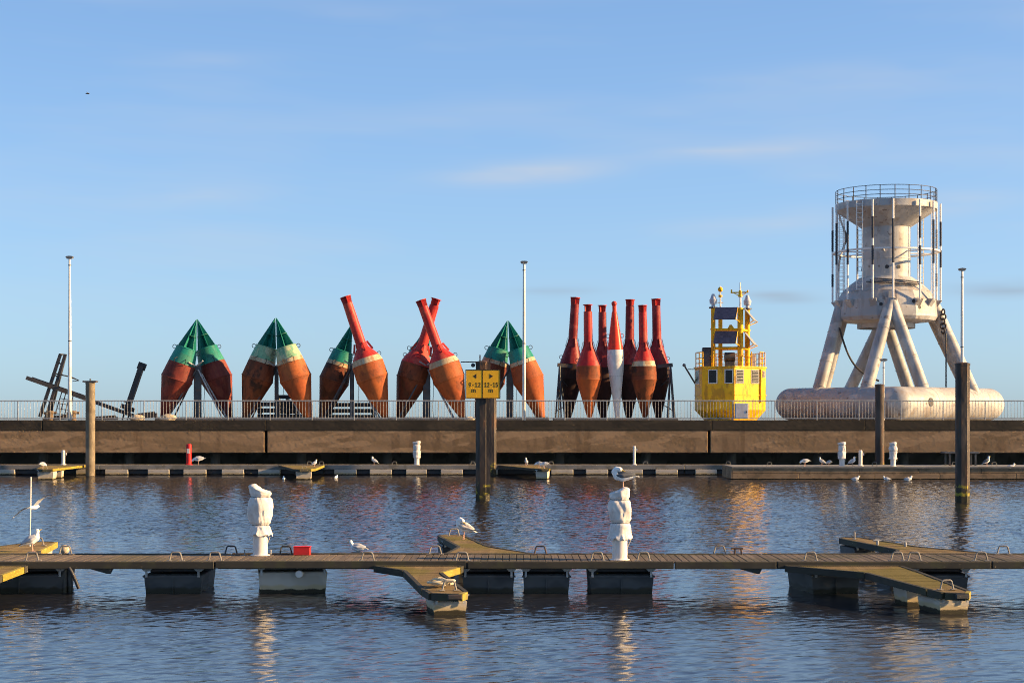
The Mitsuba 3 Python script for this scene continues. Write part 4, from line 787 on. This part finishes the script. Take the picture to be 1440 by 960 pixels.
# ------------------------------------------------------------------ wrapped pedestals and bare posts
def wrapped(x, y, z, h, label, seed, r=0.155, tilt=0.0, ties=(0.47, 0.80), full=1.34, n=72, rows=90):
    t = thing('wrapped_pedestal', label, 'pedestal', 'service pedestals wrapped in white cloth')
    hp = h * 0.30; M_ = place(x, y, z)
    turned('post', [(r + 0.05, 0), (r + 0.05, 0.015), (r, 0.02), (r, hp + 0.1)], 'pedestal_white', t, M_, 32)
    v, f = [], []
    zs = np.linspace(hp, h, rows)
    for i, zz in enumerate(zs):
        s_ = (zz - hp) / (h - hp)
        base = r * (full + 0.14 * math.sin(s_ * 3.1) + 0.10 * math.sin(s_ * 9 + seed))
        pinch = sum(0.17 * math.exp(-((s_ - q) / 0.035) ** 2) for q in ties)
        flare = 0.16 * math.exp(-(s_ / 0.08) ** 2) + 0.14 * math.exp(-((1 - s_) / 0.09) ** 2)
        for k in range(n):
            a = 2 * np.pi * k / n
            fold = meshkit.fbm(np.array([math.cos(a) * 1.25 + seed, math.sin(a) * 1.25, s_ * 2.6 + 0.8 * math.sin(a)]), 3, seed) - 0.5
            pleat = meshkit.noise(np.array([math.cos(a) * 5.5 + seed, math.sin(a) * 5.5, s_ * 2.2 + 3]), seed) - 0.5
            ridge = 1 - abs(2 * meshkit.noise(np.array([math.cos(a) * 1.9 + seed + 5, math.sin(a) * 1.9, s_ * 3.4 + 1.2 * math.cos(a)]), seed + 2) - 1)
            close = math.sqrt(max(0.0, 1 - max(0.0, (s_ - 0.955) / 0.05) ** 2)) if s_ > 0.955 else 1.0
            rr = base * (1 + flare - pinch + 0.36 * fold - 0.06 * ridge ** 5 + (0.07 + 0.70 * (pinch + 0.6 * flare)) * pleat)
            top_dz = 0.0
            if s_ > 0.8: top_dz = (s_ - 0.8) / 0.2 * (0.10 * math.cos(a) * tilt + 0.05 * fold)
            if close < 1: rr = max(rr * close, 0.0)
            if s_ < 0.1: top_dz = (0.1 - s_) / 0.1 * 0.08 * pleat
            rr = max(rr, r * 1.04) if close == 1.0 else rr
            v.append([rr * math.cos(a), rr * math.sin(a), zz + top_dz])
    for i in range(rows - 1):
        for k in range(n): a0, a1 = i * n + k, i * n + (k + 1) % n; f += [[a0, a1, a1 + n], [a0, a1 + n, a0 + n]]
    c = len(v); top = np.array(v[-n:]); v.append([0, 0, top[:, 2].mean() - 0.02]); f += [[(rows - 1) * n + k, (rows - 1) * n + (k + 1) % n, c] for k in range(n)]
    obj('cloth_cover', tri(v, f), 'cover_cloth', t, True, M_)
    for q in ties: obj('tie_cord', path_tube([[p[0] * 1.01, p[1] * 1.01, p[2]] for p in (np.array(v[int(q * (rows - 1)) * n:int(q * (rows - 1)) * n + n]))[::2]], 0.008, 6, True), 'cord', t, True, M_)
    obj('cord_end', path_tube([[r * 1.22 + 0.02 * math.sin(s_ * 5), -0.05, hp + 0.02 - 0.18 * s_] for s_ in np.linspace(0, 1, 7)], 0.006, 5), 'rope', t, True, M_)
    return t
wrapped(X(366, 35.9), 35.9, ZD, 1.42, 'white cloth wrapped pedestal on the near pontoon beside the red box', 3, tilt=-0.9, ties=(0.22, 0.82), full=1.45)
wrapped(X(871.5, 34.75), 34.75, ZD, 1.43, 'white cloth wrapped pedestal on the near pontoon with dark backed gull on top', 8, tilt=0.6, ties=(0.33, 0.80))
ZF = 0.63
for px, D, zf, seed, lab in ((586, 108.6, ZF, 5, 'small distant wrapped pedestal on the far pontoon left of the sign pile'), (1184, 101.5, 0.75, 6, 'small distant wrapped pedestal on the brown timber pontoon, left of two'), (1256, 101.0, 0.75, 9, 'small distant wrapped pedestal on the brown timber pontoon, right of the slim pile')):
    wrapped(X(px, D), D, zf, 1.42 if px != 586 else 1.5, lab, seed, tilt=0.3, r=0.16, n=48, rows=50)
def bare(px, D, zf, py_top, r, label, bs='pedestal_white'):
    t = thing('service_post', label, 'post', None); x = X(px, D); h = Z(py_top, D) - zf
    turned('shaft', [(r + 0.08, 0), (r + 0.08, 0.03), (r, 0.05), (r, h - 0.06), (r * 0.8, h), (0, h + 0.01)], bs, t, place(x, D, zf), 20)
    if bs == 'box_red': obj('white_label', box(x - 0.09, x + 0.07, D - r - 0.012, D - r + 0.03, zf + h * 0.55, zf + h * 0.78), 'pedestal_white', t)
    else: obj('side_light', box(x + r - 0.01, x + r + 0.10, D - 0.06, D + 0.06, zf + h - 0.30, zf + h - 0.16), 'cabinet_lilac', t)
bare(89, 108.8, ZF, 633, 0.11, 'slim white service post at the left end of the far pontoon')
bare(265.5, 108.6, ZF, 624, 0.17, 'red service post with white label on the far pontoon', 'box_red')
bare(892, 108.6, ZF, 627, 0.09, 'slim white service post on the far pontoon right of the near gull pedestal')
bare(1210, 101.8, 0.75, 633, 0.11, 'slim white service post between two wrapped pedestals on the timber pontoon')

# ------------------------------------------------------------------ far pontoons
fw = thing('pontoon_walkway', 'long far pontoon walkway with pale float boxes below the concrete pier', 'pontoon')
YF0, YF1 = 107.7, 110.0
fj = [-45, X(140, YF0), X(455, YF0), X(690, YF0), X(963, YF0), X(1034, YF0)]
for a, b in zip(fj[:-1], fj[1:]):
    obj('deck_section', box(a + 0.03, b - 0.03, YF0 + 0.08, YF1, ZF - 0.1, ZF, 0.01), 'deck_wood', fw)
    obj('edge_beam', box(a + 0.02, b - 0.02, YF0 - 0.02, YF0 + 0.075, ZF - 0.26, ZF + 0.02, 0.015), 'pontoon_grey', fw)
    obj('under_frame', box(a + 0.05, b - 0.05, YF0 + 0.25, YF0 + 0.4, 0.08, ZF - 0.11), 'steel_black', fw)
for px0, px1 in ((-40, -25), (-8, 21), (107, 127), (148, 180), (208, 238), (258, 290), (312, 343), (363, 394), (470, 501), (520, 551), (571, 600), (620, 651), (690, 700), (775, 806), (824, 855), (873, 904), (922, 953), (978, 1008)):
    a, b = X(px0, YF0), X(px1, YF0)
    obj('float', box(a, b, YF0 - 0.06, YF0 + 1.6, -0.3, ZF - 0.265, 0.02), 'concrete_float', fw)
for px in (435, 452, 555, 665, 690, 775, 908, 1024): hoop(fw, X(px, YF0 + 0.4), YF0 + 0.4, ZF + 0.01, 0.30, 0.2)
fx = 'far finger pontoons'
finger([(-29.6, 107.6), (-27.7, 99.3), (-27.2, 98.8), (-26.65, 98.9), (-26.9, 107.6)], None, 'far finger pontoon at the left end near the tan pile', ZF, (3,), floats=[(-27.15, 99.7, 0.9, 1.2, 5, 'concrete_float'), (-27.3, 102.2, 0.8, 0.8, 5, 'concrete_float')], hoops=[(-27.2, 99.4, 30)], plank=0.3)
finger([(-14.7, 107.6), (-12.75, 99.3), (-12.3, 98.7), (-11.7, 98.9), (-11.5, 99.4), (-11.85, 107.6)], None, 'far finger pontoon below the rack between the second and third buoy pair', ZF, (4, 3), floats=[(-12.15, 99.6, 0.9, 1.1, 5, 'concrete_float')], hoops=[(-12.1, 99.4, 5)], plank=0.3)
finger([(-0.9, 107.6), (1.3, 100.2), (1.7, 99.3), (2.15, 99.4), (2.2, 100.0), (1.6, 107.6)], None, 'far finger pontoon just right of the sign pile with gulls on its tip', ZF, (3,), floats=[(1.8, 100.2, 0.7, 1.1, -8, 'concrete_float')], hoops=[(1.75, 99.8, 10), (2.0, 105, 0)], plank=0.3)
tp_ = thing('timber_pontoon', 'brown plank sided timber pontoon on the right in front of the pier', 'pontoon')
xa, xb = X(1030, 100), 48.0
obj('deck', box(xa, xb, 100.1, 104.5, 0.64, 0.75, 0.01), 'pontoon_grey', tp_)
for r_ in range(2):
    q = xa; k = 0
    while q < xb:
        w = random.uniform(3.2, 5.0); obj('side_plank', box(q + 0.01, min(q + w, xb) - 0.01, 100.0 + random.uniform(-0.015, 0.015), 100.08, 0.04 + 0.32 * r_, 0.345 + 0.32 * r_, 0.012), 'timber_brown', tp_); q += w
obj('end_plank', box(xa - 0.06, xa - 0.005, 100.0, 104.4, 0.05, 0.72), 'timber_brown', tp_)
obj('float', box(xa + 0.3, xb, 100.3, 104.2, -0.4, 0.63), 'float_black', tp_)
obj('rub_rail', box(xa - 0.05, xb, 99.93, 99.99, 0.66, 0.76, 0.01), 'pontoon_grey', tp_)
for px in (1082, 1230, 1342, 1398): hoop(tp_, X(px, 101.0), 101.0, 0.755, 0.30, 0.22)
t = thing('dark_table', 'low dark table on the timber pontoon partly behind the thick right pile', 'table')
obj('tabletop', box(X(1325, 103), X(1373, 103), 102.3, 103.5, Z(637.5, 103), Z(635, 103), 0.01), 'steel_dark', t)
for px in (1332, 1368):
    for y in (102.4, 103.4): obj('leg', box(X(px, 103) - 0.05, X(px, 103) + 0.05, y - 0.05, y + 0.05, 0.75, Z(637.6, 103)), 'steel_dark', t)

# ------------------------------------------------------------------ gulls
def gull(x, y, z, rz, label, s=1.0, pose='stand', back='gull_grey', plumage='gull_white', cat_='gull', pitch=None):
    L_ = place(x, y, z, rz, s); pitch = {'stand': 24, 'preen': 14, 'bend': -6, 'float': 3}[pose] if pitch is None else pitch
    t = thing('gull', label, cat_, 'gulls of the harbour'); M_ = place(x, y, z, rz, s).translate([0, 0, 0.2]).rotate([0, 1, 0], -pitch).translate([0, 0, -0.2]); low = -0.17 if pose == 'float' else 0.0
    o = lambda p: (p[0], p[1], p[2] + low)
    body = [(o((-0.23, 0, 0.235)), 0.014), (o((-0.12, 0, 0.235)), 0.055), (o((0.0, 0, 0.235)), 0.084), (o((0.10, 0, 0.25)), 0.072)]
    if pose == 'preen': neck = [(o((0.10, 0, 0.26)), 0.074), (o((0.145, 0.0, 0.325)), 0.055), (o((0.11, 0.02, 0.375)), 0.046), (o((0.045, 0.045, 0.365)), 0.045)]; head, bd = o((0.045, 0.045, 0.365)), np.array([-0.9, 0.25, -0.35])
    elif pose == 'bend': neck = [(o((0.10, 0, 0.25)), 0.066), (o((0.17, 0.0, 0.25)), 0.045), (o((0.225, 0, 0.20)), 0.042)]; head, bd = o((0.225, 0, 0.20)), np.array([0.6, 0, -0.8])
    else: neck = [(o((0.10, 0, 0.255)), 0.066), (o((0.155, 0, 0.325)), 0.043), (o((0.18, 0, 0.375)), 0.046)]; head, bd = o((0.18, 0, 0.375)), np.array([1.0, 0, -0.12])
    bd = bd / np.linalg.norm(bd)
    obj('body', blob([body, [body[-1]] + neck], 0.022, 6), plumage, t, True, M_)
    h = np.array(head)
    obj('bill', cat(tube(h + bd * 0.035, h + bd * 0.105, 0.013, 0.004, 8)), 'gull_bill', t, 40, M_)
    side = np.cross(bd, [0, 0, 1.0]); side /= np.linalg.norm(side)
    for q in (-1, 1): obj('eye', ball(h + side * q * 0.038 + bd * 0.016 + [0, 0, 0.010], 0.008, 1), 'gull_black', t, True, M_)
    for q in (-1, 1):
        w = blob([[(o((0.09, q * 0.062, 0.265)), 0.022), (o((0.0, q * 0.072, 0.252)), 0.044), (o((-0.14, q * 0.045, 0.258)), 0.030), (o((-0.22, q * 0.025, 0.258)), 0.012)], [(o((0.06, q * 0.03, 0.312)), 0.010), (o((-0.06, q * 0.03, 0.312)), 0.014), (o((-0.16, q * 0.03, 0.285)), 0.012)],
                  [(o((0.0, q * 0.076, 0.262)), 0.026), (o((-0.02, q * 0.03, 0.305)), 0.016)]], 0.025, 5)
        wk = obj('wing', w, back, t, True, M_)
        obj('wing_tip', blob([[(o((-0.20, q * 0.025, 0.258)), 0.012), (o((-0.31, q * 0.010, 0.250)), 0.004)]], 0.03, 2), 'gull_black', wk, True, M_)
    obj('mantle', blob([[(o((0.075, 0, 0.285)), 0.062), (o((-0.03, 0, 0.285)), 0.070), (o((-0.18, 0, 0.262)), 0.040)]], 0.025, 4), back, t, True, M_)
    obj('tail', trimesh.convex.convex_hull(np.array([o(p) for p in ((-0.19, -0.03, 0.24), (-0.19, 0.03, 0.24), (-0.29, -0.045, 0.225), (-0.29, 0.045, 0.225), (-0.29, 0, 0.232), (-0.19, 0, 0.25))])), plumage, t, False, M_)
    if pose != 'float':
        for q in (-1, 1):
            obj('leg', cat(tube((-0.005, q * 0.03, 0.165), (0.0, q * 0.034, 0.0), 0.0075, n=6), trimesh.convex.convex_hull(np.array([(-0.01, q * 0.034, 0.0), (-0.01, q * 0.034, 0.012), (0.055, q * 0.034 - 0.024, 0.0), (0.06, q * 0.034, 0.002), (0.055, q * 0.034 + 0.024, 0.0)]))), 'gull_leg', t, 40, L_)
    return t
gull(X(46, 37.0), 37.0, ZD, 12, 'white gull with grey back standing on the rear finger at the left edge', 1.02)
gull(X(652, 40.6), 40.6, ZD, 155, 'speckled brownish gull preening on the rear finger pontoon left of centre', 1.2, 'preen', 'gull_brown', 'gull_white')
gull(X(503, 45.5), 45.5, 0.02, 172, 'grey backed gull floating behind the near pontoon left of centre', 1.05, 'float')
gull(X(876, 34.75), 34.75, ZD + 1.42, 172, 'dark backed gull preening on top of the right wrapped pedestal', 1.15, 'preen', 'gull_slate', pitch=-2)
gull(X(60, 99.6), 99.6, ZF, 60, 'tiny gull on the tip of the left far finger pontoon', 1.16, 'bend')
gull(X(442.5, 104), 104, ZF, 20, 'tiny gull on the far finger pontoon with two hoops', 0.95)
gull(X(526, 108.6), 108.6, ZF, 165, 'tiny gull on the far pontoon left of the distant wrapped pedestal', 1.12)
gull(X(740, 106.5), 106.5, ZF, 100, 'tiny upright gull on the far finger right of the sign pile', 1.07, 'stand', 'gull_brown')
gull(X(758, 101.5), 101.5, ZF, 160, 'tiny white gull crouching on the finger tip right of the sign pile, left of two', 1.12, 'bend')
gull(X(766, 100.4), 100.4, ZF, 170, 'tiny white gull crouching on the finger tip right of the sign pile, right of two', 1.12, 'bend')
gull(X(1132, 101.2), 101.2, 0.75, 185, 'tiny pale gull on the timber pontoon, leftmost of the flock there', 1.25, 'bend', 'gull_grey')
gull(X(1155.5, 102.5), 102.5, 0.75, 150, 'tiny gull standing on the timber pontoon, second from its left end', 1.07, 'stand', 'gull_brown')
gull(X(1166, 101.2), 101.2, 0.75, 120, 'tiny gull on the timber pontoon just left of the left wrapped pedestal', 0.99, 'bend')
gull(X(1199, 101.4), 101.4, 0.75, 10, 'tiny gull between the left wrapped pedestal and the slim white post', 1.20, 'stand')
gull(X(1388, 100.8), 100.8, 0.75, 15, 'tiny gull standing on the timber pontoon right of the thick right pile', 1.25, 'stand', 'gull_slate')
gull(X(1421, 101.0), 101.0, 0.62, 0, 'tiny gull lying on the timber pontoon at the right edge', 1.20, 'float')
gull(X(399, 99.0), 99.0, 0.02, 100, 'tiny white gull floating left of the far finger with two hoops', 0.86, 'float', 'gull_white')
gull(X(472.5, 101.0), 101.0, 0.02, 70, 'tiny white gull floating right of the far finger with two hoops', 0.86, 'float', 'gull_white')
gull(X(1203, 98.0), 98.0, 0.02, 5, 'tiny gull floating by the timber pontoon, leftmost of three', 1.07, 'float')
gull(X(1247, 98.4), 98.4, 0.02, 170, 'tiny gull floating by the timber pontoon, middle of three', 0.95, 'float')
gull(X(1277, 97.6), 97.6, 0.02, 5, 'tiny gull floating by the timber pontoon, rightmost of three', 1.12, 'float')
gull(X(279, 107.9), 107.9, ZF, 185, 'white gull resting beside the red service post on the far pontoon', 1.63, 'bend')
# flying gull
def flying(x, y, z, rz, s, roll, label):
    t = thing('gull', label, 'gull', 'gulls of the harbour'); M_ = T().translate([float(x), float(y), float(z)]).rotate([0, 0, 1], rz).rotate([1, 0, 0], roll).scale(s)
    obj('body', blob([[((-0.20, 0, 0.0), 0.015), ((-0.08, 0, 0.0), 0.045), ((0.05, 0, 0.0), 0.055), ((0.14, 0, 0.012), 0.036), ((0.19, 0, 0.02), 0.034)]], 0.02, 6), 'gull_white', t, True, M_)
    obj('bill', tube((0.215, 0, 0.015), (0.27, 0, 0.008), 0.011, 0.003, 8), 'gull_bill', t, 40, M_)
    obj('tail', trimesh.convex.convex_hull(np.array([(-0.17, -0.02, 0), (-0.17, 0.02, 0), (-0.29, -0.07, -0.005), (-0.29, 0.07, -0.005), (-0.17, 0, 0.012)])), 'gull_white', t, False, M_)
    for q in (-1, 1):
        secs_ = [(0.03, 0.02, 0.09, -0.09), (0.22, 0.085, 0.11, -0.08), (0.36, 0.10, 0.085, -0.06), (0.52, 0.06, 0.02, -0.075), (0.64, 0.015, -0.06, -0.09)]
        v = []; f = []
        for (yy, zz, le, te) in secs_:
            for xx, tt in ((le, 0), ((le * 2 + te) / 3, 0.011), (te, 0.0), ((le * 2 + te) / 3, -0.006)): v.append([xx, q * yy, zz + tt])
        for i in range(len(secs_) - 1):
            for k in range(4): a, b = i * 4 + k, i * 4 + (k + 1) % 4; f += [[a, b, b + 4], [a, b + 4, a + 4]]
        f += [[0, 1, 2], [0, 2, 3], [16, 17, 18], [16, 18, 19]]
        m = tri(v, f); m.fix_normals(); wk = obj('wing', m, 'gull_grey', t, False, M_)
        obj('wing_tip', trimesh.convex.convex_hull(np.array([[-0.03, q * 0.60, 0.034], [-0.088, q * 0.60, 0.030], [-0.075, q * 0.68, 0.006], [-0.1, q * 0.68, 0.004], [-0.06, q * 0.62, 0.037]])), 'gull_black', wk, False, M_)
flying(X(48, 37.5), 37.5, Z(713, 37.5), 72, 0.86, -27, 'gull in flight with raised wings passing the thin pole at the left')
solo('distant_bird', blob([[((X(123, 200) - 0.18, 200, Z(132, 200)), 0.05), ((X(123, 200) + 0.18, 200, Z(132, 200)), 0.08)], [((X(123, 200), 199.6, Z(132, 200) + 0.1), 0.03), ((X(123, 200), 200.4, Z(132, 200) + 0.12), 0.03)]], 0.06, 2), 'gull_slate', 'tiny dark bird far up in the sky at the left', 'bird', smooth=True)
